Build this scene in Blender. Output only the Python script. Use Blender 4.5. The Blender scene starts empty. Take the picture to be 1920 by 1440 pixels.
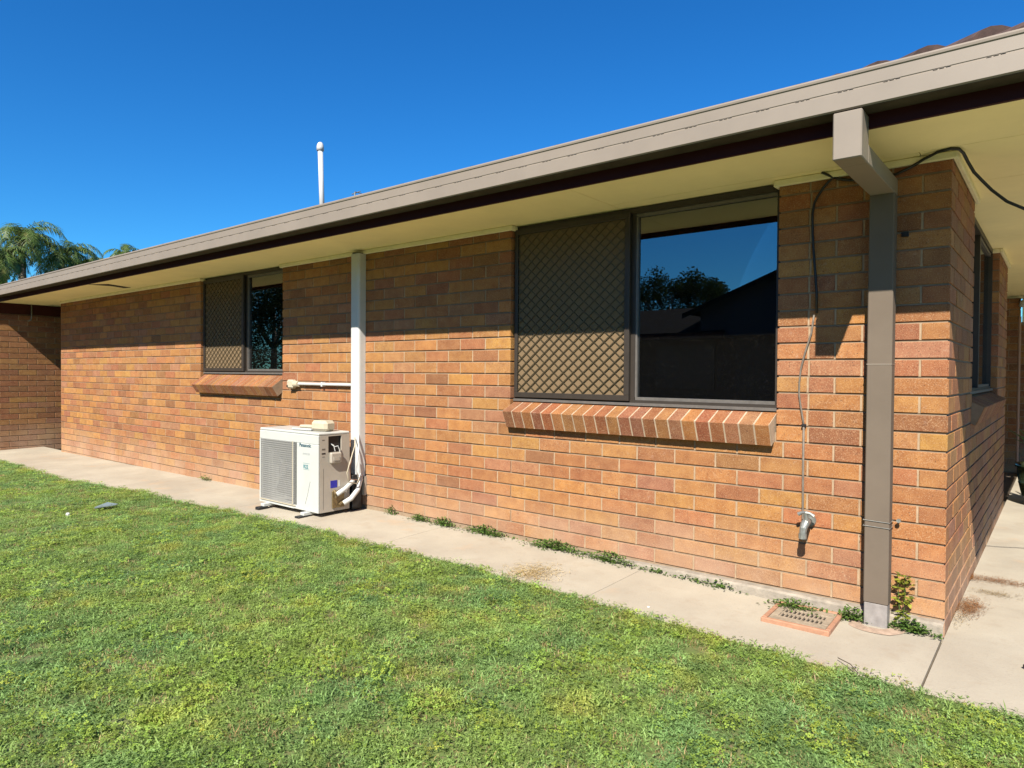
import bpy, bmesh, math, random
from mathutils import Vector, Matrix, noise
R = random.Random(7)
S = bpy.context.scene
COL = S.collection

# ------------------------------------------------------------------ camera, light, exposure
cam_d = bpy.data.cameras.new('camera'); cam = bpy.data.objects.new('camera', cam_d); COL.objects.link(cam); S.camera = cam
CAM = Vector((.3943, -3.5837, 1.0968)); YAW, PIT, ROL, F = -.6809, -.0161, .0075, 1274.15
fwd = Vector((math.sin(YAW)*math.cos(PIT), math.cos(YAW)*math.cos(PIT), math.sin(PIT)))
rt = Vector((math.cos(YAW), -math.sin(YAW), 0)); up = rt.cross(fwd)
r2 = rt*math.cos(ROL)+up*math.sin(ROL); u2 = -rt*math.sin(ROL)+up*math.cos(ROL)
cam.matrix_world = Matrix(((r2.x, u2.x, -fwd.x, CAM.x), (r2.y, u2.y, -fwd.y, CAM.y), (r2.z, u2.z, -fwd.z, CAM.z), (0, 0, 0, 1)))
cam_d.sensor_width = 36; cam_d.lens = 36*F/1920; cam_d.clip_end = 2000; cam_d.clip_start = .05

SUN = Vector((-.34, 1, -.975)).normalized()          # direction the light travels
sl = bpy.data.lights.new('sun', 'SUN'); so = bpy.data.objects.new('sun', sl); COL.objects.link(so)
sl.energy = 5.0; sl.angle = math.radians(.5); sl.color = (1, .93, .82)
so.rotation_euler = SUN.to_track_quat('-Z', 'Y').to_euler(); so.location = (3, -8, 8)
W = bpy.data.worlds.new('World'); S.world = W; W.use_nodes = True
nt = W.node_tree; bg = nt.nodes['Background']
sky = nt.nodes.new('ShaderNodeTexSky'); sky.sky_type = 'NISHITA'; sky.sun_disc = False
sky.sun_elevation = math.asin(-SUN.z); sky.sun_rotation = math.atan2(-SUN.x, -SUN.y)
sky.air_density = 1.0; sky.dust_density = .0; sky.ozone_density = 3.0; sky.altitude = 0
hs = nt.nodes.new('ShaderNodeMix'); hs.data_type = 'RGBA'; hs.blend_type = 'MULTIPLY'; hs.inputs[0].default_value = 1; hs.inputs[7].default_value = (.30, .80, 1.10, 1)   # deep dry-air blue
sat = nt.nodes.new('ShaderNodeHueSaturation'); sat.inputs['Saturation'].default_value = 1.28
nt.links.new(sky.outputs[0], sat.inputs['Color']); nt.links.new(sat.outputs[0], hs.inputs[6]); nt.links.new(hs.outputs[2], bg.inputs[0]); bg.inputs[1].default_value = .0693
S.view_settings.view_transform = 'Standard'; S.view_settings.look = 'None'; S.view_settings.exposure = 1.05; S.view_settings.gamma = 1
S.view_settings.use_curve_mapping = False
S.render.engine = 'CYCLES'

# ------------------------------------------------------------------ helpers
def tag(o, label=None, cat=None, group=None, kind=None):
    for k, v in (('label', label), ('category', cat), ('group', group), ('kind', kind)):
        if v: o[k] = v
    return o
class MB:
    def __init__(s): s.v = []; s.f = []; s.c = []; s.m = []; s.cur = None; s.mi = 0
    def add(s, vs, fs):
        n = len(s.v); s.v += [tuple(v) for v in vs]; s.f += [tuple(i+n for i in f) for f in fs]
        s.m += [s.mi]*len(fs)
        if s.cur is not None: s.c += [s.cur]*len(vs)
    def box(s, x0, x1, y0, y1, z0, z1, M=None):
        vs = [Vector((x, y, z)) for z in (z0, z1) for y in (y0, y1) for x in (x0, x1)]
        if M: vs = [M @ v for v in vs]
        s.add(vs, [(0, 2, 3, 1), (4, 5, 7, 6), (0, 1, 5, 4), (2, 6, 7, 3), (0, 4, 6, 2), (1, 3, 7, 5)]); return s
    def bbox(s, x0, x1, y0, y1, z0, z1, b=.003, M=None):   # box with all edges chamfered
        vs = []
        for sx in (0, 1):
            for sy in (0, 1):
                for sz in (0, 1):
                    c = ((x0, x1)[sx], (y0, y1)[sy], (z0, z1)[sz]); d = (b if not sx else -b, b if not sy else -b, b if not sz else -b)
                    vs += [Vector((c[0], c[1]+d[1], c[2]+d[2])), Vector((c[0]+d[0], c[1], c[2]+d[2])), Vector((c[0]+d[0], c[1]+d[1], c[2]))]
        I = lambda sx, sy, sz, a: (sx*4+sy*2+sz)*3+a
        fs = []
        fs += [(I(0,0,0,0), I(0,0,1,0), I(0,1,1,0), I(0,1,0,0)), (I(1,0,0,0), I(1,1,0,0), I(1,1,1,0), I(1,0,1,0))]
        fs += [(I(0,0,0,1), I(1,0,0,1), I(1,0,1,1), I(0,0,1,1)), (I(0,1,0,1), I(0,1,1,1), I(1,1,1,1), I(1,1,0,1))]
        fs += [(I(0,0,0,2), I(0,1,0,2), I(1,1,0,2), I(1,0,0,2)), (I(0,0,1,2), I(1,0,1,2), I(1,1,1,2), I(0,1,1,2))]
        for p in (0, 1):
            for q in (0, 1):
                fs += [(I(0,p,q,1), I(1,p,q,1), I(1,p,q,2), I(0,p,q,2)), (I(p,0,q,0), I(p,1,q,0), I(p,1,q,2), I(p,0,q,2)), (I(p,q,0,0), I(p,q,1,0), I(p,q,1,1), I(p,q,0,1))]
                for r in (0, 1): fs.append((I(p,q,r,0), I(p,q,r,1), I(p,q,r,2)))
        fs = [f for f in fs]
        if M: vs = [M @ v for v in vs]
        s.add(vs, fs); return s
    def cyl(s, p0, p1, r0, r1=None, n=12, caps=True):
        r1 = r0 if r1 is None else r1; p0 = Vector(p0); p1 = Vector(p1); d = (p1-p0).normalized()
        a = d.orthogonal().normalized(); b = d.cross(a)
        vs = [p+(a*math.cos(t)+b*math.sin(t))*r for p, r in ((p0, r0), (p1, r1)) for t in [2*math.pi*i/n for i in range(n)]]
        fs = [(i, (i+1) % n, n+(i+1) % n, n+i) for i in range(n)]
        if caps: fs += [tuple(range(n))[::-1], tuple(range(n, 2*n))]
        s.add(vs, fs); return s
    def tube(s, pts, r, n=8):
        pts = [Vector(p) for p in pts]; vs = []; a = None
        for i, p in enumerate(pts):
            d = (pts[min(i+1, len(pts)-1)]-pts[max(i-1, 0)]).normalized()
            a = d.orthogonal().normalized() if a is None else (a-d*a.dot(d)).normalized()
            b = d.cross(a); rr = r[i] if isinstance(r, (list, tuple)) else r
            vs += [p+(a*math.cos(t)+b*math.sin(t))*rr for t in [2*math.pi*k/n for k in range(n)]]
        fs = [(i*n+k, i*n+(k+1) % n, (i+1)*n+(k+1) % n, (i+1)*n+k) for i in range(len(pts)-1) for k in range(n)]
        fs += [tuple(range(n))[::-1], tuple(range(len(vs)-n, len(vs)))]
        s.add(vs, fs); return s
    def prism(s, prof, x0, x1, axis='x'):            # extrude a closed profile of (a, b) pairs
        n = len(prof); vs = []
        for x in (x0, x1):
            for a, b in prof: vs.append((x, a, b) if axis == 'x' else ((a, x, b) if axis == 'y' else (a, b, x)))
        s.add(vs, [(i, (i+1) % n, n+(i+1) % n, n+i) for i in range(n)]+[tuple(range(n))[::-1], tuple(range(n, 2*n))]); return s
    def quad(s, a, b, c, d): s.add([a, b, c, d], [(0, 1, 2, 3)]); return s
    def mesh(s, name, smooth=False, fix=True):
        me = bpy.data.meshes.new(name); me.from_pydata(s.v, [], s.f)
        if s.c:
            at = me.color_attributes.new('tone', 'FLOAT_COLOR', 'POINT'); at.data.foreach_set('color', [x for c in s.c for x in c])
        if any(s.m): me.polygons.foreach_set('material_index', s.m)
        if fix:
            bm = bmesh.new(); bm.from_mesh(me); bmesh.ops.recalc_face_normals(bm, faces=bm.faces); bm.to_mesh(me); bm.free()
        if smooth: me.polygons.foreach_set('use_smooth', [True]*len(me.polygons))
        me.update(); return me
    def build(s, name, mat, parent=None, smooth=False, fix=True):
        me = s.mesh(name, smooth, fix); return link(name, me, mat, parent)
def link(name, me, mat, parent=None):
    for m in (mat if isinstance(mat, (list, tuple)) else [mat]):
        if m and len(me.materials) < (len(mat) if isinstance(mat, (list, tuple)) else 1): me.materials.append(m)
    o = bpy.data.objects.new(name, me); COL.objects.link(o)
    if parent: 
        o.parent = parent; 
        if parent.type == 'EMPTY': o.matrix_parent_inverse = Matrix.Translation(-parent.location)
    return o
def empty(name, loc): 
    o = bpy.data.objects.new(name, None); o.location = loc; o.empty_display_size = .2; COL.objects.link(o); return o
def srgb(r, g, b):
    return tuple(((c/255)/12.92 if c/255 <= .04045 else ((c/255+.055)/1.055)**2.4) for c in (r, g, b))

# ------------------------------------------------------------------ materials
def mat(name, color=(.5, .5, .5), rough=.6, metal=0, n=None, bump=0, bscale=200, var=0, vscale=6, spec=.5):
    m = bpy.data.materials.new(name); m.use_nodes = True; t = m.node_tree; N = t.nodes; L = t.links
    b = N['Principled BSDF']; b.inputs['Base Color'].default_value = (*color, 1); b.inputs['Roughness'].default_value = rough
    b.inputs['Metallic'].default_value = metal; b.inputs['Specular IOR Level'].default_value = spec
    geo = N.new('ShaderNodeNewGeometry')
    if var:
        nz = N.new('ShaderNodeTexNoise'); nz.inputs['Scale'].default_value = vscale; nz.inputs['Detail'].default_value = 8; nz.inputs['Roughness'].default_value = .65
        L.new(geo.outputs['Position'], nz.inputs['Vector'])
        mp = N.new('ShaderNodeMapRange'); mp.inputs['From Min'].default_value = .3; mp.inputs['From Max'].default_value = .7; mp.inputs['To Min'].default_value = 1-var; mp.inputs['To Max'].default_value = 1+var*.5
        L.new(nz.outputs[0], mp.inputs[0])
        mx = N.new('ShaderNodeMix'); mx.data_type = 'RGBA'; mx.blend_type = 'MULTIPLY'; mx.inputs['Factor'].default_value = 1
        mx.inputs[6].default_value = (*color, 1); L.new(mp.outputs[0], mx.inputs[7]); L.new(mx.outputs[2], b.inputs['Base Color'])
    if bump:
        n2 = N.new('ShaderNodeTexNoise'); n2.inputs['Scale'].default_value = bscale; n2.inputs['Detail'].default_value = 4
        L.new(geo.outputs['Position'], n2.inputs['Vector'])
        bp = N.new('ShaderNodeBump'); bp.inputs['Strength'].default_value = bump; bp.inputs['Distance'].default_value = .002
        L.new(n2.outputs[0], bp.inputs['Height']); L.new(bp.outputs[0], b.inputs['Normal'])
    return m
def mixrgb(t, fac, a, b, blend='MIX'):
    mx = t.nodes.new('ShaderNodeMix'); mx.data_type = 'RGBA'; mx.blend_type = blend
    for sock, val in ((mx.inputs[0], fac), (mx.inputs[6], a), (mx.inputs[7], b)):
        if hasattr(val, 'links') or isinstance(val, bpy.types.NodeSocket): t.links.new(val, sock)
        elif isinstance(val, (int, float)): sock.default_value = val
        else: sock.default_value = (*val, 1)
    return mx.outputs[2]
def noise_fac(t, scale, lo, hi, detail=6, rough=.6, vec=None, out0=0, out1=1):
    N = t.nodes; nz = N.new('ShaderNodeTexNoise'); nz.inputs['Scale'].default_value = scale; nz.inputs['Detail'].default_value = detail; nz.inputs['Roughness'].default_value = rough
    if vec is None: vec = N.new('ShaderNodeNewGeometry').outputs['Position']
    t.links.new(vec, nz.inputs['Vector'])
    mp = N.new('ShaderNodeMapRange'); mp.inputs[1].default_value = lo; mp.inputs[2].default_value = hi; mp.inputs[3].default_value = out0; mp.inputs[4].default_value = out1
    t.links.new(nz.outputs[0], mp.inputs[0]); return mp.outputs[0]
def brick_mat(name, per_object):
    m = bpy.data.materials.new(name); m.use_nodes = True; t = m.node_tree; N = t.nodes; L = t.links; b = N['Principled BSDF']
    if per_object: c = N.new('ShaderNodeObjectInfo').outputs['Color']
    else:
        a = N.new('ShaderNodeAttribute'); a.attribute_name = 'tone'; c = a.outputs['Color']
    # mottling inside a brick, pale grit, dark iron specks
    c = mixrgb(t, noise_fac(t, 14, .35, .7, 4), c, mixrgb(t, 1.0, c, (.72, .62, .62), 'MULTIPLY'))
    c = mixrgb(t, noise_fac(t, 230, .52, .66, 3, out1=.6), c, (.64, .42, .24))
    c = mixrgb(t, noise_fac(t, 140, .60, .68, 3, out1=.85), c, (.10, .045, .03))
    # pale lime bloom low on the wall and in cloudy patches
    g = N.new('ShaderNodeNewGeometry'); sp = N.new('ShaderNodeSeparateXYZ'); L.new(g.outputs['Position'], sp.inputs[0])
    mz = N.new('ShaderNodeMapRange'); mz.inputs[1].default_value = .34; mz.inputs[2].default_value = -.05; mz.inputs[3].default_value = 0; mz.inputs[4].default_value = .62
    L.new(sp.outputs[2], mz.inputs[0]); mu = N.new('ShaderNodeMath'); mu.operation = 'MULTIPLY'; L.new(mz.outputs[0], mu.inputs[0])
    L.new(noise_fac(t, 2.2, .25, .6, 5), mu.inputs[1])
    c = mixrgb(t, mu.outputs[0], c, (.58, .41, .28))
    c = mixrgb(t, noise_fac(t, 30, .60, .78, 6, out1=.28), c, (.66, .52, .40))
    L.new(c, b.inputs['Base Color']); b.inputs['Roughness'].default_value = .85; b.inputs['Specular IOR Level'].default_value = .25
    n2 = N.new('ShaderNodeTexNoise'); n2.inputs['Scale'].default_value = 160; n2.inputs['Detail'].default_value = 5; n2.inputs['Roughness'].default_value = .7
    L.new(g.outputs['Position'], n2.inputs['Vector']); bp = N.new('ShaderNodeBump'); bp.inputs['Strength'].default_value = .55; bp.inputs['Distance'].default_value = .003
    L.new(n2.outputs[0], bp.inputs['Height']); L.new(bp.outputs[0], b.inputs['Normal'])
    return m
M = {}
M['brick1'] = brick_mat('fired clay brick', True); M['brickN'] = brick_mat('fired clay brickwork', False)
M['mortar'] = mat('mortar', (.37, .265, .17), .95, bump=.6, bscale=300, var=.25, vscale=20)
M['sillm'] = mat('sill mortar', (.60, .46, .32), .95, bump=.6, bscale=300, var=.3, vscale=20)
M['perp'] = mat('pale pointing mortar', (.49, .35, .22), .95, bump=.6, bscale=300, var=.25, vscale=20)
M['soffit'] = mat('cream soffit paint', (.96, .82, .44), .7, var=.10, vscale=1.6)
M['trim'] = mat('cream trim paint', (.82, .74, .47), .6, var=.12, vscale=9)
M['gutter'] = mat('beige painted steel', (.315, .262, .205), .5, var=.10, vscale=3)
M['pipe'] = mat('taupe painted steel', (.195, .155, .118), .8, var=.09, vscale=5, spec=.1)
M['fascia'] = mat('maroon fascia paint', (.060, .013, .010), .6, var=.2, vscale=5, spec=.15)
M['slot'] = mat('gutter slot shade', (.16, .135, .11), .8)
M['bronze'] = mat('bronze anodised aluminium', (.060, .048, .038), .45, .2, var=.15, vscale=20)
M['bronzeL'] = mat('weathered aluminium bead', (.22, .20, .18), .4, .3, var=.2, vscale=30)
M['grille'] = mat('gold bronze diamond grille', (.15, .12, .07), .34, .55)
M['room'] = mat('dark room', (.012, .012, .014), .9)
M['white'] = mat('white pvc', (.70, .71, .69), .4, var=.06, vscale=6)
M['acwhite'] = mat('cream white enamel', (.64, .655, .62), .35, var=.07, vscale=7)
M['acside'] = mat('aged ivory enamel', (.50, .45, .375), .45, var=.10, vscale=9)
M['cream'] = mat('yellowed plastic', (.62, .55, .40), .5, var=.1, vscale=30)
M['fins'] = mat('condenser fins', (.26, .26, .25), .5, .4, var=.4, vscale=60)
M['wire'] = mat('grey coated wire', (.52, .51, .48), .5)
M['black'] = mat('black rubber', (.012, .012, .013), .55)
M['blackcab'] = mat('black cable sheath', (.015, .015, .015), .45)
M['greycab'] = mat('grey weathered lead', (.22, .18, .14), .7, var=.3, vscale=40)
M['brass'] = mat('old brass', (.30, .22, .11), .45, .6, var=.4, vscale=60)
M['galv'] = mat('galvanised tap metal', (.36, .37, .34), .45, .5, var=.35, vscale=70)
M['teal'] = mat('teal print', (.01, .22, .26), .4); M['greyp'] = mat('grey print', (.45, .47, .47), .4); M['bluest'] = mat('blue sticker', (.02, .03, .42), .4)
M['dkprint'] = mat('dark teal print', (.02, .10, .14), .4)
M['terra'] = mat('pinkish terracotta', (.52, .27, .16), .8, var=.3, vscale=25, bump=.3)
M['grate'] = mat('sandy grate', (.42, .34, .24), .8, var=.35, vscale=30, bump=.3)
M['pot'] = mat('dark olive glazed pot', (.035, .045, .02), .22, var=.4, vscale=9)
M['mat'] = mat('dark brown rough sheet', (.02, .012, .010), .9, bump=.6)
M['tile'] = mat('brown clay tile', (.12, .07, .055), .9, var=.6, vscale=9, bump=.5, bscale=90)
M['tileD'] = mat('charcoal roof tile', (.022, .018, .016), .95, var=.4, vscale=6, spec=.05)
M['dkbrick'] = mat('neighbour dark brick', (.09, .05, .035), .9, var=.4, vscale=14)
M['bark'] = mat('palm bark', (.20, .16, .12), .9, var=.4, vscale=12, bump=.5)
M['lampm'] = mat('white lamp body', (.7, .7, .65), .4)
M['yshade'] = mat('brown wall pipe', (.42, .24, .16), .6)
M['fragment'] = mat('grey blue plastic scrap', (.17, .22, .24), .6)
M['dirt'] = mat('dark soil', (.12, .09, .06), .95, var=.4, vscale=30)
# concrete
def concrete():
    m = bpy.data.materials.new('sun bleached concrete'); m.use_nodes = True; t = m.node_tree; N = t.nodes; b = N['Principled BSDF']
    c = mixrgb(t, noise_fac(t, 1.7, .35, .65, 8), (.54, .485, .38), (.44, .385, .30))
    c = mixrgb(t, noise_fac(t, 9, .55, .75, 8, out1=.35), c, (.38, .29, .20))
    c = mixrgb(t, noise_fac(t, 3.3, .60, .72, 6, out1=.45), c, (.58, .40, .25))
    c = mixrgb(t, noise_fac(t, 110, .58, .74, 4, out1=.35), c, (.28, .23, .18))
    t.links.new(c, b.inputs['Base Color']); b.inputs['Roughness'].default_value = .9; b.inputs['Specular IOR Level'].default_value = .2
    g = N.new('ShaderNodeNewGeometry'); n2 = N.new('ShaderNodeTexNoise'); n2.inputs['Scale'].default_value = 90; n2.inputs['Detail'].default_value = 8
    t.links.new(g.outputs['Position'], n2.inputs['Vector']); bp = N.new('ShaderNodeBump'); bp.inputs['Strength'].default_value = .4; bp.inputs['Distance'].default_value = .003
    t.links.new(n2.outputs[0], bp.inputs['Height']); t.links.new(bp.outputs[0], b.inputs['Normal']); return m
M['concrete'] = concrete()
def leafmat(name, cols, trans=.3, nscale=3.0, island=False, rough=.5):
    m = bpy.data.materials.new(name); m.use_nodes = True; t = m.node_tree; N = t.nodes; L = t.links; b = N['Principled BSDF']
    c = mixrgb(t, noise_fac(t, nscale, .38, .62, 4), cols[0], cols[1])
    c = mixrgb(t, noise_fac(t, nscale*2.7, .55, .68, 4), c, cols[2])
    oi = N.new('ShaderNodeObjectInfo'); 
    geo = N.new('ShaderNodeNewGeometry')
    src = geo.outputs['Random Per Island'] if island else oi.outputs['Random']
    mp = N.new('ShaderNodeMapRange'); mp.inputs[3].default_value = .55; mp.inputs[4].default_value = 1.5; L.new(src, mp.inputs[0])
    c = mixrgb(t, 1.0, c, mp.outputs[0], 'MULTIPLY')
    L.new(c, b.inputs['Base Color']); b.inputs['Roughness'].default_value = rough; b.inputs['Specular IOR Level'].default_value = .35
    tr = N.new('ShaderNodeBsdfTranslucent'); L.new(c, tr.inputs['Color']); ms = N.new('ShaderNodeMixShader'); ms.inputs[0].default_value = trans
    L.new(b.outputs[0], ms.inputs[1]); L.new(tr.outputs[0], ms.inputs[2]); L.new(ms.outputs[0], N['Material Output'].inputs[0]); return m
M['grass'] = leafmat('lawn blades', ((.30, .49, .17), (.42, .57, .15), (.54, .60, .14)), .5, 1.3)
M['clover'] = leafmat('lawn weed leaves', ((.40, .52, .08), (.31, .48, .09), (.48, .49, .08)), .45, 2)
M['straw'] = leafmat('dry straw', ((.46, .35, .17), (.36, .24, .10), (.27, .15, .06)), .2, 8, True)
M['bleached'] = leafmat('bleached straw', ((.72, .58, .30), (.62, .46, .20), (.5, .36, .15)), .2, 8, True)
M['rust'] = leafmat('rusty leaf crumbs', ((.40, .19, .07), (.30, .13, .045), (.22, .09, .035)), .2, 8, True)
M['weed'] = leafmat('wall weed leaves', ((.14, .24, .045), (.09, .18, .035), (.20, .29, .05)), .3, 30, True)
M['weedY'] = leafmat('yellowing weed leaves', ((.30, .30, .03), (.16, .22, .03), (.12, .05, .02)), .3, 40, True)
M['palm'] = leafmat('palm leaflets', ((.15, .23, .05), (.09, .15, .035), (.26, .26, .08)), .3, 1.2, True)
M['palmdry'] = leafmat('dry palm leaflets', ((.34, .26, .12), (.26, .18, .08), (.2, .2, .08)), .25, 1.2, True)
M['treeleaf'] = leafmat('tree leaves', ((.05, .08, .02), (.03, .05, .015), (.08, .11, .03)), .2, 2, True)
def glassmat():
    m = bpy.data.materials.new('tinted window glass'); m.use_nodes = True; t = m.node_tree; N = t.nodes; L = t.links
    for n in list(N):
        if n.type == 'BSDF_PRINCIPLED': N.remove(n)
    tr = N.new('ShaderNodeBsdfTransparent'); tr.inputs[0].default_value = (.38, .40, .40, 1)
    gl = N.new('ShaderNodeBsdfGlossy'); gl.inputs['Roughness'].default_value = .0; gl.inputs[0].default_value = (.82, .88, .92, 1)
    df = N.new('ShaderNodeBsdfDiffuse'); df.inputs[0].default_value = (.35, .35, .33, 1)
    fr = N.new('ShaderNodeFresnel'); fr.inputs[0].default_value = 2.7
    m1 = N.new('ShaderNodeMixShader'); L.new(fr.outputs[0], m1.inputs[0]); L.new(tr.outputs[0], m1.inputs[1]); L.new(gl.outputs[0], m1.inputs[2])
    m2 = N.new('ShaderNodeMixShader'); L.new(noise_fac(t, 60, .55, .9, 9, .8, out0=.006, out1=.07), m2.inputs[0]); L.new(m1.outputs[0], m2.inputs[1]); L.new(df.outputs[0], m2.inputs[2])
    L.new(m2.outputs[0], N['Material Output'].inputs[0]); return m
M['glass'] = glassmat()
def flymesh():
    m = bpy.data.materials.new('insect mesh'); m.use_nodes = True; t = m.node_tree; N = t.nodes; L = t.links
    b = N['Principled BSDF']; b.inputs['Base Color'].default_value = (.27, .185, .10, 1); b.inputs['Roughness'].default_value = 1
    tr = N.new('ShaderNodeBsdfTransparent'); ms = N.new('ShaderNodeMixShader'); ms.inputs[0].default_value = .80
    L.new(tr.outputs[0], ms.inputs[1]); L.new(b.outputs[0], ms.inputs[2]); L.new(ms.outputs[0], N['Material Output'].inputs[0]); return m
M['fly'] = flymesh()

# ------------------------------------------------------------------ ground levels
def base_z(x):
    K = [(-40, -.14), (-11, -.105), (-5.7, -.055), (-4, -.03), (-2, -.03), (-1, -.052), (0, -.062), (40, -.062)]
    for (a, za), (b, zb) in zip(K, K[1:]):
        if x <= b: return za+(zb-za)*(x-a)/(b-a)
    return -.062
def path_z(x, y): return base_z(x)+max(-.9, min(0, y))*.02
def edge_y(x):
    K = [(-40, -.8), (-10.3, -.84), (-8.1, -.88), (-6.6, -.72), (-5.4, -.70), (-4.4, -.67), (-3.9, -.62), (-3.2, -.66), (-2.4, -.62), (0, -.65), (40, -.66)]
    for (a, za), (b, zb) in zip(K, K[1:]):
        if x <= b: return za+(zb-za)*(x-a)/(b-a)
    return -.66

# ground sheet reaching the horizon
def rough_sheet(x0, x1, y0, y1, nx, ny, zf):
    mb = MB(); vs = []
    for j in range(ny+1):
        for i in range(nx+1):
            x = x0+(x1-x0)*i/nx; y = y0+(y1-y0)*j/ny; vs.append((x, y, zf(x, y)))
    mb.add(vs, [(j*(nx+1)+i, j*(nx+1)+i+1, (j+1)*(nx+1)+i+1, (j+1)*(nx+1)+i) for j in range(ny) for i in range(nx)]); return mb
M['soil'] = leafmat('lawn thatch and soil', ((.17, .24, .07), (.20, .22, .085), (.27, .22, .12)), 0, 9)
M['field'] = mat('distant grass', (.07, .11, .03), .95, var=.4, vscale=.4)
g = rough_sheet(-900, 900, -900, 900, 8, 8, lambda x, y: -.40).build('ground', M['field']); tag(g, kind='structure')
def lawn_z(x, y): return path_z(x, -.6)-.010+.012*noise.noise(Vector((x*1.5, y*1.5, 0)))+.006*noise.noise(Vector((x*7, y*7, 2)))-.09*max(0, min(1, (y-edge_y(x))/.05))
lw = rough_sheet(-30, 6, -14, -.5, 720, 270, lawn_z).build('lawn', M['soil'], smooth=True); tag(lw, kind='structure')

# path slabs
path = empty('path', (-3, -.3, -.06)); tag(path, kind='structure')
def slab(x0, x1, ya, yb, nx=14, ny=6, parent=path, edge=True):
    mb = MB(); vs = []
    for j in range(ny+1):
        for i in range(nx+1):
            x = x0+(x1-x0)*i/nx; y0 = (edge_y(x)-.015) if edge else ya; y = y0+(yb-y0)*j/ny
            z = path_z(x, y)+.0035*noise.noise(Vector((x*2, y*2, 5)))
            if i in (0, nx) or (j in (0, ny) and not edge): z -= .004
            vs.append((x, y, z))
    n = len(vs); fs = [(j*(nx+1)+i, j*(nx+1)+i+1, (j+1)*(nx+1)+i+1, (j+1)*(nx+1)+i) for j in range(ny) for i in range(nx)]
    per = list(range(nx+1))+[(j+1)*(nx+1)-1 for j in range(1, ny+1)]+[ny*(nx+1)+i for i in range(nx-1, -1, -1)]+[j*(nx+1) for j in range(ny-1, 0, -1)]
    low = [(vs[k][0], vs[k][1], vs[k][2]-.1) for k in per]
    fs += [(per[k], per[(k+1) % len(per)], n+(k+1) % len(per), n+k) for k in range(len(per))]
    mb.add(vs+low, fs); return mb.build('slab', M['concrete'], parent)
xs = [-11.99, -10.99, -9.1, -7.1, -5.05, -3.12, -1.50, -.004]
for a, b in zip(xs, xs[1:]): slab(a+.0015, b-.0015, -.7, .05)
patio = empty('patio', (1.2, 1.5, -.06)); tag(patio, kind='structure')
ys = [-.665, .64, 2.40, 4.2, 7.2]
for a, b in zip(ys, ys[1:]):
    slab(.003, 1.35, a+.002, b-.002, 8, 8, patio, False); slab(1.36, 2.7, a+.004, b-.004, 4, 4, patio, False)
MB().box(-4, 2.7, -.6, 7.2, -.30, -.090).build('joint_bed', M['dirt'], patio)
# ragged concrete footing edge under the bricks, right part of the wall
mb = MB(); pr = []
n = 90
for i in range(n+1):
    x = -2.3+2.3*i/n; w = (.018+.022*min(1, i/50))+.012*noise.noise(Vector((x*9, 1, 0))); top = -.004-.028*(1-min(1, i/40))+.005*noise.noise(Vector((x*14, 4, 0)))
    b0 = path_z(x, 0)-.03
    mb.v += [(x, .02, top), (x, -w*.75, top-.004), (x, -w, top-.012-.01*abs(noise.noise(Vector((x*20, 8, 0))))), (x, -w-.006, b0)]
for i in range(n):
    for k in range(3): mb.f.append((i*4+k, i*4+k+1, i*4+5+k, i*4+4+k)); mb.m.append(0)
ft = mb.build('footing', mat('rough weathered concrete lip', (.40, .35, .28), .95, var=.35, vscale=18, bump=1, bscale=70)); tag(ft, kind='structure')

# ------------------------------------------------------------------ the brick house
house = empty('brick_house', (-5, 3, -.05))
tag(house, 'low orange brick house with dark framed windows, beige gutter and cream eaves', 'house')
C = .083875; H = C-.010; TOP = 2.063; XL = -11.03; XW = -12.0
PAL = [((.47, .215, .075), 5), ((.50, .24, .09), 5), ((.45, .175, .075), 4), ((.40, .155, .07), 4), ((.36, .135, .08), 3), ((.53, .26, .075), 3), ((.34, .15, .06), 2), ((.42, .20, .12), 3), ((.29, .12, .06), 1.2)]
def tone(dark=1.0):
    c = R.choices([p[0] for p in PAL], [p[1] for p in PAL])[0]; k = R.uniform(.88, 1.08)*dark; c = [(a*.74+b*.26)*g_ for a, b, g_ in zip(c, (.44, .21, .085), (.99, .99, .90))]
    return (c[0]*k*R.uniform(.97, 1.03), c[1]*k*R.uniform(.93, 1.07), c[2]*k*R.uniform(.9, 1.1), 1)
def px(p):
    d = Vector(p)-CAM; z = d.dot(fwd)
    if z < .1: return None
    return (960+F*d.dot(r2)/z, 720-F*d.dot(u2)/z, z)
bricks = []     # dict(wall, frame matrix, len, height, depth, tone, score)
def add_brick(wall, origin, along, out, L, Hh, depth, zo, dark=1.0):
    """origin: lower corner on the face; along: unit vector; out: unit normal of the face"""
    o = Vector(origin)+Vector((0, 0, 0)); cen = o+Vector(along)*L/2+Vector((0, 0, Hh/2))
    q = px(cen); sc = 0
    if q and -60 < q[0] < 1980 and -60 < q[1] < 1500:
        v = (CAM-cen).normalized(); sc = max(0, v.dot(Vector(out)))*L*Hh/q[2]**2
    bricks.append((sc, wall, o, Vector(along), Vector(out), round(L, 3), round(Hh, 3), depth, tone(dark)))
def spans(a, b, perps):
    p = sorted(x for x in perps if a+.03 < x < b-.03); e = [a]+p+[b]; out = []
    for i in range(len(e)-1): out.append((e[i]+(.005 if i else 0), e[i+1]-(.005 if i < len(e)-2 else 0)))
    return out
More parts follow.
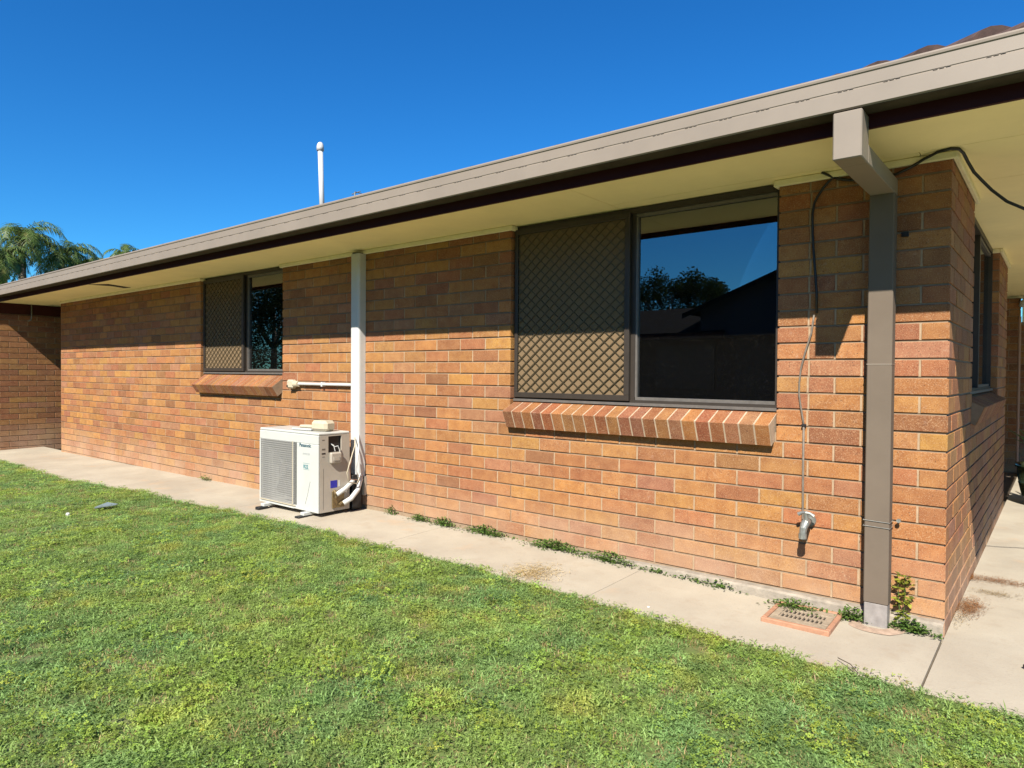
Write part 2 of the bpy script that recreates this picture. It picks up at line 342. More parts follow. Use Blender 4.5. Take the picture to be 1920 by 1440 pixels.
# ---- main wall, face y=0
W1 = (-2.525, -.751, .93); W2 = (-6.84, -5.27, 1.07)
for j in range(-2, 25):
    z0 = j*C+.005; h = H if j < 24 else TOP-z0
    even = j % 2 == 0
    segs = [(XL, 0.0 if even else -.118)]
    def cut(segs, a, b): 
        o = []
        for s0, s1 in segs:
            if b <= s0 or a >= s1: o.append((s0, s1)); continue
            if a > s0: o.append((s0, a))
            if b < s1: o.append((b, s1))
        return o
    w1z = .80 if False else .74
    in1 = z0+h > .80; in2 = z0+h > .93
    if in1: segs = cut(segs, W1[0], W1[1])
    if in2: segs = cut(segs, W2[0], W2[1])
    off = -.235 if even else -.115
    perps = [off-.24*k for k in range(0, 48)]
    if even and in1: perps = [p for p in perps if abs(p+.715) > .01]+[-.60]
    for a, b in segs:
        for s0, s1 in spans(a, b, perps):
            if j < 0 and (s0+s1)/2 > -4.2: continue
            lim = (path_z((s0+s1)/2, 0)-z0)
            if lim > h: continue
            corner = s1 > -.13
            add_brick('wall', (s0, R.uniform(-.0016, .0016), z0), (1, 0, 0), (0, -1, 0), s1-s0, h, .108, z0)
# ---- side wall, face x=0 looking +x
YS = 3.90; SW = (1.0, 2.93, .96)
for j in range(-1, 25):
    z0 = j*C+.005; h = H if j < 24 else TOP-z0; even = j % 2 == 0
    a0 = .118 if even else 0.0
    segs = [(a0, YS)]
    if z0+h > .90: segs = cut(segs, SW[0], SW[1])
    off = .115 if even else .235
    perps = [off+.24*k for k in range(0, 20)]
    for a, b in segs:
        for s0, s1 in spans(a, b, perps):
            add_brick('side_wall', (R.uniform(-.0014, .0014), s0, z0), (0, 1, 0), (1, 0, 0), s1-s0, h, .108, z0)
# ---- left wing wall, face x=XL looking +x, running forward (-y)
for j in range(-2, 24):
    z0 = j*C+.005; h = H if j < 23 else 1.99-z0; even = j % 2 == 0
    for s0, s1 in spans(-3.4, .8, [(.22 if even else .10)-.24*k for k in range(-3, 17)]):
        add_brick('wing_wall', (XW+R.uniform(-.0014, .0014), s0, z0), (0, 1, 0), (1, 0, 0), s1-s0, h, .1, z0, .70)  # bricks toned darker to imitate slanting sun on this face
# ---- back porch wall, face y=6.85
for j in range(-1, 25):
    z0 = j*C+.005; h = H if j < 24 else TOP-z0; even = j % 2 == 0
    xe = -.02
    for s0, s1 in spans(-1.6, xe, [(-.13 if even else -.25)-.24*k for k in range(0, 8)]):
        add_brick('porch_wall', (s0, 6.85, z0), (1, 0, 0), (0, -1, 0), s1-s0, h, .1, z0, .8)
    if z0 < 1.75:
        for s0, s1 in spans(-.3, 2.6, [(-.1 if even else -.22)+.24*k for k in range(0, 14)]):
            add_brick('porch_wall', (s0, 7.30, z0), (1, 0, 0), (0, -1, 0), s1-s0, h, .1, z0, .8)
# mortar cores
def core(name, boxes):
    mb = MB()
    for b in boxes: mb.box(*b)
    return mb.build(name, M['mortar'], house)
e = .0075
walls = {}
walls['wall'] = core('wall', [(XL-.02, -e, e, .10, -.3, .80), (W1[1]+e, -e, e, .10, .80, 2.07), (W2[1]+e, W1[0]-e, e, .10, .80, 2.07), (XL-.02, W2[0]-e, e, .10, .80, 2.07), (W2[0]-e, W2[1]+e, e, .10, .80, .95)])
walls['side_wall'] = core('wall', [(-.10, -e, .101, YS-e, -.3, .88), (-.10, -e, .101, SW[0]-e, .88, 2.07), (-.10, -e, SW[1]+e, YS-e, .88, 2.07), (-2, -.1, YS-.1, YS-.004, -.3, 2.07)])
walls['wing_wall'] = core('wall', [(XW-.1, XW-e, -3.4, .8, -.3, 1.99)])
walls['porch_wall'] = core('wall', [(-1.6, -.025, 6.855, 6.95, -.3, 2.07), (-.3, 2.6, 7.305, 7.4, -.3, 1.8)])
bricks.sort(key=lambda b: -b[0])
single = bricks[:296]; rest = bricks[296:]
cache = {}
# pale pointing in the upright joints, nearly flush
pm = {w: MB() for w in walls}
for sc, w, o, al, out, L, Hh, d, tn in bricks:
    if w == 'porch_wall': continue
    F4 = Matrix(((al.x, -out.x, 0, o.x), (al.y, -out.y, 0, o.y), (al.z, -out.z, 1, o.z), (0, 0, 0, 1))); en = o+al*(L+.005)
    if w == 'wall' and (en.x > -.01 or abs(en.x-W1[0]) < .02 or abs(en.x-W2[0]) < .02): continue
    if w == 'side_wall' and (en.y > YS-.02 or abs(en.y-SW[0]) < .02): continue
    if w == 'wing_wall' and en.y > .79: continue
    pm[w].box(L-.001, L+.011, .0040, .03, -.001, Hh+.001, M=F4)
for w in pm:
    if pm[w].v: tag(pm[w].build('pointing', M['perp'], walls[w]), kind='stuff')
def brick_geo(mb, L, Hh, d, M4=None, jig=.0022): mb.bbox(0, L, 0, d, 0, Hh, jig, M4)
def frame(o, al, out):
    return Matrix(((al.x, -out.x, 0, o.x), (al.y, -out.y, 0, o.y), (al.z, -out.z, 1, o.z), (0, 0, 0, 1)))
for sc, w, o, al, out, L, Hh, d, tn in single:
    key = (round(L, 2), round(Hh, 3), w)
    if (L, Hh) not in cache:
        mb = MB(); brick_geo(mb, L, Hh, d); cache[(L, Hh)] = mb.mesh('brick'); cache[(L, Hh)].materials.append(M['brick1'])
    ob = bpy.data.objects.new('brick', cache[(L, Hh)]); COL.objects.link(ob); ob.parent = walls[w]; ob.matrix_parent_inverse = Matrix(); 
    ob.matrix_world = frame(o, al, out); ob.color = tn
    # parent sits at the house origin offset
for w in walls:
    mb = MB()
    for sc, ww, o, al, out, L, Hh, d, tn in rest:
        if ww == w: mb.cur = tn; brick_geo(mb, L, Hh, d, frame(o, al, out))
    if mb.v: tag(mb.build('brickwork', M['brickN'], walls[w]), kind='stuff')
# keep the world placement of the single bricks (their wall carries an offset)
bpy.context.view_layer.update()

# ---- brick sills
def sill(x0, x1, n, back, frontt, frontb, mapf, name):
    """profile points (depth, z); bricks on edge, tilted; mapf turns (along, depth, z) into world"""
    root = MB(); bk = Vector(back); ft_ = Vector(frontt); fb = Vector(frontb); dn = fb-ft_; bb = bk+dn
    core_ = [bk+(dn*.012), ft_+(bk-ft_)*.012+dn*.012, fb+(bk-ft_)*.012-dn*.012, bb]
    prof = [(p.x, p.y) for p in core_]; k = len(prof); vs = [mapf(x, a, b) for x in (x0+.002, x1-.002) for a, b in prof]
    root.add(vs, [(i, (i+1) % k, k+(i+1) % k, k+i) for i in range(k)]+[tuple(range(k)), tuple(range(k, 2*k))])
    so_ = root.build(name, M['sillm' if n == 22 else 'mortar'], house)
    p = (x1-x0)/n; b = .003
    for i in range(n):
        a = x0+p*i+.0050; c = x0+p*(i+1)-.0050; mb = MB(); jit = R.uniform(-.0015, .0015)
        u = (ft_-bk).normalized()*b; v = dn.normalized()*b
        prof = [bk, ft_-u+Vector((0, jit)), ft_+v+Vector((0, jit)), fb-v, fb-u, bb]
        prof = [(q.x, q.y) for q in prof]; k = len(prof)
        vs = [mapf(x, pa, pb) for x in (a, c) for pa, pb in prof]
        mb.add(vs, [(q, (q+1) % k, k+(q+1) % k, k+q) for q in range(k)]+[tuple(range(k)), tuple(range(k, 2*k))])
        ob = mb.build('sill_brick', M['brick1'], so_); t = tone(.90); kk = R.choice((0, 0, .35, .6)); ob.color = (t[0]*(.96-.22*kk), t[1]*(.91-.40*kk), t[2]*(.9-.35*kk), 1)
    return so_
front = lambda x, d, z: (x, d, z)
sill(-2.522, -.757, 22, (.062, .912), (-.090, .843), (-.045, .731), front, 'window_sill')
sill(-6.832, -5.275, 19, (.062, 1.072), (-.105, .952), (-.047, .862), front, 'window_sill')
sill(1.004, 2.926, 24, (.09, 1.0), (-.06, .925), (-.02, .82), lambda y, d, z: (-d, y, z), 'window_sill')

# ---- windows
def window(parent, mapb, a0, a1, z0, z1, mullion, screen, nm):
    """mapb(a0,a1,d0,d1,z0,z1)->box args"""
    fr = MB()
    for bx in ((a0, a1, .045, .10, z0, z0+.022), (a0, a1, .045, .10, z1-.035, z1), (a0, a0+.02, .045, .10, z0+.022, z1-.035), (a1-.02, a1, .045, .10, z0+.022, z1-.035)): fr.box(*mapb(*bx))
    w = fr.build('window', M['bronze'], parent)
    MB().box(*mapb(mullion-.018, mullion+.022, .052, .09, z0+.022, z1-.035)).build('mullion', M['bronze'], w)
    gp = MB().box(*mapb(mullion+.022, a1-.02, .072, .076, z0+.022, z1-.035)).build('glass', M['glass'], w)
    gp = MB().box(*mapb(a0+.02, mullion-.018, .082, .086, z0+.022, z1-.035)).build('glass', M['glass'], w)
    bd = MB()
    bd.box(*mapb(mullion+.024, a1-.021, .055, .0715, z0+.0225, z0+.040)); bd.box(*mapb(mullion+.0225, mullion+.034, .055, .0714, z0+.040, z1-.05)); bd.box(*mapb(mullion+.0225, a1-.021, .055, .0713, z1-.055, z1-.036))
    bd.build('glazing_bead', M['bronzeL'], w)
    MB().box(*mapb(a0, a1, .030, .0445, z0-.010, z0+.006)).build('sub_sill', M['bronzeL'], w)
    # room behind
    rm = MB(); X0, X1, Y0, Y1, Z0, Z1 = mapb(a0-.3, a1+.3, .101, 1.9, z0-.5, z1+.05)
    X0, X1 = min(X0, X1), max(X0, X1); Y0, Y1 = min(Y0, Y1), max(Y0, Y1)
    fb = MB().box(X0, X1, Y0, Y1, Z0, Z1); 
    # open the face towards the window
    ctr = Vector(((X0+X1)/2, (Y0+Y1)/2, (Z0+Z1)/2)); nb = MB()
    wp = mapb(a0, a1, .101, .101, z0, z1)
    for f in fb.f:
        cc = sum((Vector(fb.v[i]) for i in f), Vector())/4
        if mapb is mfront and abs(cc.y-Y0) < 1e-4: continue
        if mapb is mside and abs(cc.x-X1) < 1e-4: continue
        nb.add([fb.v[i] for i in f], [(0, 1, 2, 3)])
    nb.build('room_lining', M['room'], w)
    if screen:
        s0, s1 = a0+.012, mullion-.004; sz0, sz1 = z0+.016, z1-.025; sf = MB(); t_ = .034
        for bx in ((s0, s1, .022, .044, sz0, sz0+t_), (s0, s1, .022, .044, sz1-t_, sz1), (s0, s0+.026, .022, .044, sz0+t_, sz1-t_), (s1-t_, s1, .022, .044, sz0+t_, sz1-t_)): sf.bbox(*mapb(*bx), b=.002)
        so_ = sf.build('security_screen', M['bronze'], w)
        MB().box(*mapb(s0+.026, s1-t_, .0405, .0412, sz0+t_, sz1-t_)).build('insect_mesh', M['fly'], parent) if False else None
        # diamond grille
        gx0, gx1, gz0, gz1 = s0+.026, s1-t_, sz0+t_, sz1-t_; gr = MB(); P_, Q_ = .0760, .0640
        sl_ = Q_/P_*1.0; kk = gx0-(gz1-gz0)/sl_
        def bar(pa, pb, d):
            (xa, za), (xb, zb) = pa, pb; v = Vector((xb-xa, 0, zb-za)).normalized(); nrm = Vector((-v.z, 0, v.x))*.0028
            pts = [(xa+nrm.x, za+nrm.z), (xb+nrm.x, zb+nrm.z), (xb-nrm.x, zb-nrm.z), (xa-nrm.x, za-nrm.z)]
            vs = []
            for dd in (d, d+.004):
                for x, z in pts:
                    q = mapb(x, x, dd, dd, z, z); vs.append((q[0], q[2], q[4]))
            gr.add(vs, [(0, 1, 2, 3), (4, 7, 6, 5), (0, 1, 5, 4), (1, 2, 6, 5), (2, 3, 7, 6), (3, 0, 4, 7)])
        for sgn in (1, -1):
            c = (gz0 - gx1) if sgn > 0 else (gz0+gx0)
            lo = gz0-(sl_*gx1 if sgn > 0 else -sl_*gx0); hi = gz1-(sl_*gx0 if sgn > 0 else -sl_*gx1)
            c = lo
            while c < hi:
                # line z = sgn*sl*x + c
                pts = []
                for x in (gx0, gx1):
                    z = sgn*sl_*x+c
                    if gz0 <= z <= gz1: pts.append((x, z))
                for z in (gz0, gz1):
                    x = (z-c)/(sgn*sl_)
                    if gx0 < x < gx1: pts.append((x, z))
                if len(pts) >= 2 and abs(pts[0][0]-pts[1][0]) > .004: bar(pts[0], pts[1], .028 if sgn > 0 else .0322)
                c += Q_
        gr.build('grille', M['grille'], w)
        MB().box(*mapb(gx0, gx1, .0385, .0392, gz0, gz1)).build('insect_mesh', M['fly'], w)
    return w
mfront = lambda a0, a1, d0, d1, z0, z1: (a0, a1, d0, d1, z0, z1)
mside = lambda a0, a1, d0, d1, z0, z1: (-d1, -d0, a0, a1, z0, z1)
window(house, mfront, -2.525+.003, -.751-.003, .918, 2.09, -1.625, True, 'a')
window(house, mfront, -6.84+.003, -5.27-.003, 1.078, 2.09, -6.005, True, 'b')
window(house, mside, SW[0]+.003, SW[1]-.003, 1.0, 2.09, 2.0, False, 'c')

# ---- eaves: soffit panels, trim, fascia, gutter
SZ = 2.095
XE = .75
sf = MB(); 
so_ = MB().box(-16, .64, -.62, 4.19, SZ+.0105, SZ+.02).box(-16, 2.9, 4.2, 7.4, SZ+.0105, SZ+.02).build('soffit', M['soffit'], house)
def panel(x0, x1, y0, y1): MB().box(x0+.002, x1-.002, y0+.002, y1-.002, SZ, SZ+.0095).build('soffit_panel', M['soffit'], so_)
px_ = [-14.2, -11.7, -9.2, -6.7, -4.2, -1.70]
for a, b in zip(px_, px_[1:]): panel(a, b, -.63, .10)
panel(-1.70, .64, -.63, -.075); panel(-1.70, -.12, -.0751, .10)
for a, b in zip([-.075, .62, 2.4, 4.2], [.62, 2.4, 4.2, 7.3]): panel(-.12 if a < 3 else -1.6, .64, a if a > -.07 else -.075, b)
panel(.64, 2.9, 4.2, 7.3)
def trim(name, boxes):
    for b in boxes: MB().bbox(*b, b=.004).build(name, M['trim'], house)
trim('cornice_trim', [(W1[1]-.024, .022, -.022, 0, TOP-.002, SZ-.0015), (W1[1]-.024, W1[1]-.0005, 0.0005, .044, TOP-.002, SZ-.0015), (0.0005, .0225, 0.0005, SW[0]+.022, TOP-.002, SZ-.0015),
      (W2[1]-.024, W1[0]+.024, -.022, 0, TOP-.002, SZ-.0015), (W1[0]+.0005, W1[0]+.024, .0005, .044, TOP-.002, SZ-.0015), (W2[1]-.024, W2[1]-.0005, .0005, .044, TOP-.002, SZ-.0015),
      (XL+.03, W2[0]+.024, -.022, 0, TOP-.002, SZ-.0015), (W2[0]+.0005, W2[0]+.024, .0005, .044, TOP-.002, SZ-.0015),
      (.0005, .0225, SW[1]-.022, YS+.02, TOP-.002, SZ-.0015), (-.09, .0, SW[1]-.022, SW[1]-.001, TOP-.002, SZ-.0015), (-.09, 0, SW[0]+.001, SW[0]+.022, TOP-.002, SZ-.0015)])
MB().box(-14.2, .645, -.648, -.630, 2.0588, 2.235).build('fascia', M['fascia'], house)
MB().box(.630, .648, -.6295, 4.19, 2.0588, 2.235).build('fascia', M['fascia'], house)
MB().box(XW+.003, XW+.055, -3.4, .8, 1.935, 2.092).build('fascia', M['fascia'], house)
MB().box(XL-.02, XL-.01, .101, 1.2, -.3, 2.07).build('wall', M['dkbrick'], house)
def gutter_prof(y, s=1):   # list of (offset, z) going round a thin quad gutter
    out = [(-.652, 2.235), (-.652, 2.114), (-.746, 2.114), (-.753, 2.119), (-.753, 2.182), (-.7505, 2.1845), (-.7505, 2.1875), (-.753, 2.190), (-.753, 2.236), (-.7575, 2.240), (-.759, 2.248), (-.754, 2.2555), (-.747, 2.2546), (-.7445, 2.246)]
    inn = [(-.7495, 2.236), (-.7495, 2.122), (-.742, 2.118), (-.656, 2.118), (-.656, 2.235)]
    return out+inn
MBg = MB().prism(gutter_prof(0), -12.6, .752)
gu = MBg.build('gutter', M['gutter'], house)
MB().box(-12.5, .7445, -.7455, -.6525, 2.1125, 2.1138).build('gutter_underside', mat('shade toned gutter underside', (.075, .062, .04), .8, var=.4, vscale=8, spec=.2), gu)  # thin dark sheet, the shade below the gutter is put into its colour
MB().prism([(-a, b) for a, b in gutter_prof(0)], -.752, 4.1, 'y').build('gutter', M['gutter'], house)
sl_ = MB(); x = -11.6
while x < .6:
    for k in range(3): sl_.box(x+k*.020, x+k*.020+.014, -.7537, -.7500, 2.1850+.0012*k, 2.1872+.0012*k)
    x += .157
tag(sl_.build('overflow_slots', M['slot'], gu), kind='stuff')
# sagging broken corner of the soffit, far left
mb = MB(); pts = [(-8.46, -.527), (-8.22, -.40), (-8.36, -.10), (-8.48, -.13), (-8.40, -.30)]
mb.add([(x, y, SZ-.003) for x, y in pts]+[(x, y, SZ+.001) for x, y in pts], [(0, 1, 2, 3, 4), (0, 1, 6, 5), (1, 2, 7, 6), (2, 3, 8, 7), (3, 4, 9, 8), (4, 0, 5, 9)]); 
mb.build('soffit_stain', mat('water stained board', (.06, .04, .025), .9), so_)

MB().box(-.02, 2.9, 7.295, 7.38, 1.80, 2.094).build('beam', M['trim'], house)
# ---- roof
S20 = .364; E0 = 2.245
def tile_z(d, u):     # d up-slope distance in plan, u along the eave
    row = d/.32; st = row-math.floor(row)
    return E0+S20*d+.018*(1-st)+.016*abs(math.sin(math.pi*u/.30))
def roof_plane(mapf, d0, d1, ufun, nu, mat_):
    mb = MB(); nd = int((d1-d0)/.16); vs = []
    for j in range(nd+1):
        d = d0+(d1-d0)*j/nd; a, b = ufun(d)
        for i in range(nu+1):
            u = a+(b-a)*i/nu; vs.append(mapf(u, d, tile_z(d, u)))
    mb.add(vs, [(j*(nu+1)+i, j*(nu+1)+i+1, (j+1)*(nu+1)+i+1, (j+1)*(nu+1)+i) for j in range(nd) for i in range(nu)]); return mb
rf = roof_plane(lambda u, d, z: (u, -.70+d, z), 0, 4.0, lambda d: (-16, .70-d), 340, None).build('roof', M['tile'], house); rf['kind'] = 'stuff'
r3 = roof_plane(lambda u, d, z: (.70-d, u, z), 0, 4.0, lambda d: (-.70+d, 7.3), 110, None).build('roof', M['tile'], house); r3['kind'] = 'stuff'
r4 = MB().quad((-16, 3.3, E0+S20*4), (-3.3, 3.3, E0+S20*4), (-3.3, 7.3, E0+.1), (-16, 7.3, E0+.1)).build('roof', M['tile'], house)
# hip tiles
hp = None
for i in range(15):
    t0 = .02+i*.255; a = Vector((.70-t0, -.70+t0, E0+S20*t0+.004)); t1 = t0+.30; b = Vector((.70-t1, -.70+t1, E0+S20*t1-.030))
    mb = MB(); d = (b-a).normalized(); side = d.cross(Vector((0, 0, 1))).normalized(); upv = side.cross(d)
    vs = []
    for p, rr in ((a, .115), (b, .095)):
        for th in range(0, 9):
            q = math.pi*th/8; vs.append(p+side*math.cos(q)*rr*1.1+upv*(math.sin(q)*rr*.72))
    n9 = 9; fs = [(k, k+1, n9+k+1, n9+k) for k in range(8)]+[tuple(range(9))]
    mb.add(vs, fs); mb.build('hip_tile', M['tile'], house)
# wing roof beyond the left edge of the view
mb = MB(); mb.quad((XW+.06, -.9, 2.25), (XW+.06, -3.4, 3.0), (-16, -3.4, 3.0), (-16, -.9, 2.25)); mb.build('roof', M['tile'], house)
mb = MB(); mb.add([(XW+.05, -.9, 2.2), (XW+.05, -3.4, 2.95), (XW+.05, -3.4, 2.05), (XW+.05, -.9, 2.05)], [(0, 1, 2, 3)]); mb.build('gable_board', M['fascia'], house)

# ------------------------------------------------------------------ things on the wall
dp = empty('downpipe', (-.26, -.065, -.06)); tag(dp, 'square taupe downpipe running from the gutter to the concrete near the house corner', 'downpipe')
A0, A1 = -.312, -.209
MB().bbox(A0, A1, -.102, -.028, .045, 1.93, b=.004).build('pipe', M['pipe'], dp)
MB().bbox(A0+.003, A1-.003, -.099, -.031, -.075, .0455, b=.003).build('foot', mat('bare grey steel', (.36, .33, .31), .5, var=.25, vscale=25), dp)
mb = MB(); mb.bbox(A0+.001, A1+.001, -.757, -.64, 1.926, 2.107, b=.004); mb.bbox(A0+.0015, A1+.0005, -.6395, -.030, 1.927, 2.000, b=.003); mb.build('spout_arm', M['gutter'], dp)
MB().box(A0-.001, A1+.001, -.1035, -.027, 1.148, 1.152).build('pipe_joint', M['gutter'], dp)
mb = MB()
for z in (.402, .428): mb.tube([(A0-.004, -.02, z+.012), (A0-.004, -.106, z), (A1+.004, -.106, z-.002), (A1+.004, -.02, z+.004)], .0014, 5)
mb.build('tie_wire', M['galv'], dp)
mb = MB(); mb.cyl((-.183, 0, .429), (-.183, -.030, .429), .0045); mb.cyl((-.183, -.030, .429), (-.183, -.037, .429), .010, n=6); tag(mb.build('anchor_bolt', M['galv']), 'small silver bolt in the bricks right of the square downpipe', 'bolt')
mb = MB(); mb.bbox(-.195, -.165, -.012, -.0005, 1.738, 1.760, b=.002); mb.cyl((-.180, -.01, 1.749), (-.180, -.022, 1.749), .006); tag(mb.build('wall_clip', M['black']), 'black clip on the shaded bricks beside the upper downpipe', 'clip')

duct = empty('conduit_duct', (-4.11, -.04, .1)); tag(duct, 'tall white plastic duct running up the brick wall beside the air conditioner', 'duct')
prof = [(-4.168, -.001), (-4.168, -.050)]+[(-4.146-.022*math.cos(a*math.pi/10), -.052-.024*math.sin(a*math.pi/10)) for a in range(1, 6)]+[(-4.081+.022*math.sin(a*math.pi/10), -.052-.024*math.cos(a*math.pi/10)) for a in range(0, 5)]+[(-4.059, -.050), (-4.059, -.001)]
MB().prism(prof, .24, 2.062, 'z').build('duct_cover', M['white'], duct)
MB().box(-4.10, -4.040, -.022, -.001, .085, .24).build('duct_back', M['acside'], duct)
mb = MB(); mb.cyl((-4.113, -.04, 2.062), (-4.113, -.04, 2.070), .045, n=16); mb.build('duct_cap', M['black'], duct)

jb = empty('junction_box', (-5.03, -.03, .98)); tag(jb, 'cream round edged junction box beside the small window with a white conduit', 'junction box')
mb = MB(); mb.bbox(-5.118, -5.028, -.058, -.001, .940, 1.022, b=.014); mb.build('box_body', M['cream'], jb)
mb = MB(); mb.cyl((-5.03, -.028, .982), (-4.965, -.028, .985), .030, .026, 14); mb.build('box_neck', M['cream'], jb)
mb = MB(); mb.cyl((-5.100, -.0575, .963), (-5.100, -.062, .963), .010, n=10); mb.build('knockout', M['black'], jb)
mb = MB(); mb.cyl((-4.966, -.026, .986), (-4.171, -.026, .988), .0125, n=12); mb.build('conduit', M['white'], jb)
mb = MB(); mb.bbox(-4.62, -4.602, -.04, -.0005, .966, 1.006, b=.002); mb.build('saddle', M['white'], jb)

# cables
tag(MB().tube([(-.54, -.03, 2.093), (-.515, -.024, 2.078), (-.49, -.016, 2.060), (-.51, -.013, 2.048), (-.533, -.012, 2.025), (-.560, -.012, 1.985), (-.577, -.012, 1.953), (-.585, -.012, 1.90), (-.583, -.012, 1.80), (-.576, -.012, 1.70), (-.566, -.012, 1.583), (-.560, -.012, 1.50), (-.559, -.012, 1.405)], .0062).build('cable', M['blackcab'], smooth=True),
    'black cable running down the shaded bricks right of the large window', 'cable')
tag(MB().tube([(-.571, -.010, 1.398), (-.576, -.010, 1.36), (-.583, -.010, 1.306), (-.600, -.010, 1.25), (-.614, -.010, 1.2), (-.630, -.010, 1.13), (-.637, -.010, 1.06), (-.637, -.010, 1.0), (-.630, -.010, .95), (-.617, -.010, .875), (-.612, -.010, .84)], .0048).build('wire', M['greycab'], smooth=True),
    'thin grey wire sagging over the sunlit bricks above the tap', 'wire')
mb = MB(); mb.tube([(-.612, -.012, .852), (-.612, -.012, .60), (-.610, -.012, .30), (-.606, -.012, .262)], .0055); 
tag(mb.build('water_pipe', M['greycab'], smooth=True), 'thin grey copper pipe going straight down the wall beside the tap', 'pipe')
mb = MB(); mb.bbox(-.622, -.602, -.02, -.0005, .838, .852, b=.002)
tag(mb.build('pipe_clip', M['black']), 'small dark clip holding the thin wire above the grey pipe', 'clip')
tag(MB().tube([(-.486, -.014, 2.062), (-.45, -.014, 2.046), (-.40, -.014, 2.034), (-.30, -.016, 2.026), (-.22, -.015, 2.030), (-.16, -.018, 2.050), (-.105, -.03, 2.075), (-.05, -.06, 2.087), (.0, -.075, 2.088), (.028, -.055, 2.086), (.040, -.01, 2.078), (.052, .04, 2.050), (.072, .085, 2.010), (.098, .11, 1.977), (.135, .13, 1.930), (.19, .14, 1.873), (.27, .15, 1.822), (.40, .17, 1.775), (.70, .25, 1.74), (1.2, .4, 1.80), (1.9, .6, 2.05)], .0068).build('cable', M['blackcab'], smooth=True),
    'black cable looping behind the downpipe head and drooping under the corner eave', 'cable')

# tap
tp = empty('tap', (-.585, -.04, .34)); tag(tp, 'old grey garden tap on the brick wall beside the downpipe', 'tap')
mb = MB(); mb.cyl((-.578, 0, .372), (-.578, -.014, .372), .030, n=14); mb.cyl((-.578, -.012, .372), (-.578, -.060, .372), .015, n=10); mb.build('flange', M['galv'], tp)
mb = MB(); mb.tube([(-.578, -.05, .372), (-.578, -.085, .368), (-.582, -.10, .345), (-.584, -.104, .318)], [.019, .021, .018, .016], 10); mb.build('spout', M['galv'], tp)
mb = MB(); mb.cyl((-.584, -.104, .320), (-.584, -.104, .296), .019, n=10); mb.build('hose_nut', M['galv'], tp)
mb = MB(); mb.cyl((-.578, -.066, .376), (-.578, -.074, .415), .011, n=8); mb.tube([(-.614, -.074, .408), (-.595, -.075, .419), (-.578, -.076, .420), (-.560, -.075, .419), (-.540, -.074, .406)], [.010, .007, .009, .007, .010], 8); mb.build('handle', M['galv'], tp)

# ------------------------------------------------------------------ air conditioner
ac = empty('air_conditioner', (-4.48, -.3, -.05)); tag(ac, 'white outdoor air conditioner unit standing on the concrete path against the brick wall', 'air conditioner')
X0, X1, Y0, Y1, Z0, Z1 = -4.900, -4.067, -.450, -.152, -.005, .620
mb = MB()      # casing: front frame around the fan opening, top, back, left side
FX0, FX1, FZ0, FZ1 = X0+.028, -4.395, .030, .528
mb.bbox(X0, X1, Y0+.002, Y1, Z1-.020, Z1, b=.006)
mb.bbox(X0, X1-.001, Y0, Y0+.016, FZ1, Z1-.0205, b=.004)
mb.bbox(FX1, X1-.001, Y0, Y0+.016, Z0, FZ1-.0005, b=.004)
mb.box(X0, FX0, Y0, Y0+.016, Z0, FZ1-.0005); mb.box(FX0, FX1, Y0+.001, Y0+.016, Z0, FZ0)
mb.box(X0, X0+.006, Y0+.017, Y1, Z0, Z1-.021); mb.box(X0+.007, X1-.02, Y1-.006, Y1, Z0, Z1-.021); mb.box(X0+.006, X1-.02, Y0+.017, Y1-.007, Z0, Z0+.004)
mb.build('casing', M['acwhite'], ac)
mb = MB()      # right side panel with terminal opening
OY0, OY1, OZ0, OZ1 = -.357, -.232, .462, .590
xa, xb = X1-.012, X1
mb.box(xa, xb, Y0+.0165, OY0, Z0, Z1-.021); mb.box(xa, xb, OY1, Y1, Z0, Z1-.021); mb.box(xa, xb, OY0, OY1, OZ1, Z1-.021); mb.box(xa, xb, OY0, OY1, Z0, OZ0)
mb.build('side_panel', M['acside'], ac)
mb = MB(); mb.box(X1-.09, X1-.02, OY0-.02, OY1+.02, OZ0-.03, OZ1+.02); mb.build('terminal_well', M['black'], ac)
mb = MB(); mb.bbox(X1+.0005, X1+.03, -.352, -.247, .375, .462, b=.010); mb.bbox(X1+.0295, X1+.034, -.33, -.27, .395, .43, b=.004); mb.build('hanging_cover', M['acside'], ac)
mb = MB(); mb.tube([(X1-.02, -.32, .53), (X1+.005, -.30, .505), (X1+.012, -.275, .51), (X1+.012, -.26, .48), (X1+.01, -.255, .455)], .004, 6); mb.tube([(X1-.02, -.29, .50), (X1+.004, -.31, .52), (X1+.01, -.30, .47)], .003, 6); mb.build('loose_wires', M['white'], ac)
for k, (ya, yb, za, zb, mm) in enumerate([(-.414, -.392, .56, .566, 'slot'), (-.416, -.386, .485, .497, 'slot'), (-.418, -.384, .452, .463, 'black'), (-.414, -.39, .43, .434, 'slot'), (-.404, -.402, .02, .34, 'slot')]):
    MB().box(X1-.0005, X1+.0012, ya, yb, za, zb).build('vent_slot' if k < 4 else 'panel_seam', M[mm], ac)
MB().box(X1-.0005, X1+.0012, -.336, -.273, .180, .238).build('blue_sticker', M['bluest'], ac)
MB().box(X1-.0005, X1+.0010, -.262, -.245, .185, .235).build('white_sticker', M['white'], ac)
mb = MB(); mb.cyl((X1-.005, -.30, .155), (X1+.03, -.30, .13), .014, n=8); mb.cyl((X1-.005, -.235, .06), (X1+.03, -.235, .05), .014, n=8); mb.cyl((X1+.02, -.30, .15), (X1+.02, -.30, .10), .010, n=6); mb.cyl((X1+.022, -.235, .065), (X1+.024, -.27, .04), .011, n=6); mb.bbox(X1, X1+.012, -.325, -.21, .02, .155, b=.003); mb.build('valves', M['brass'], ac)
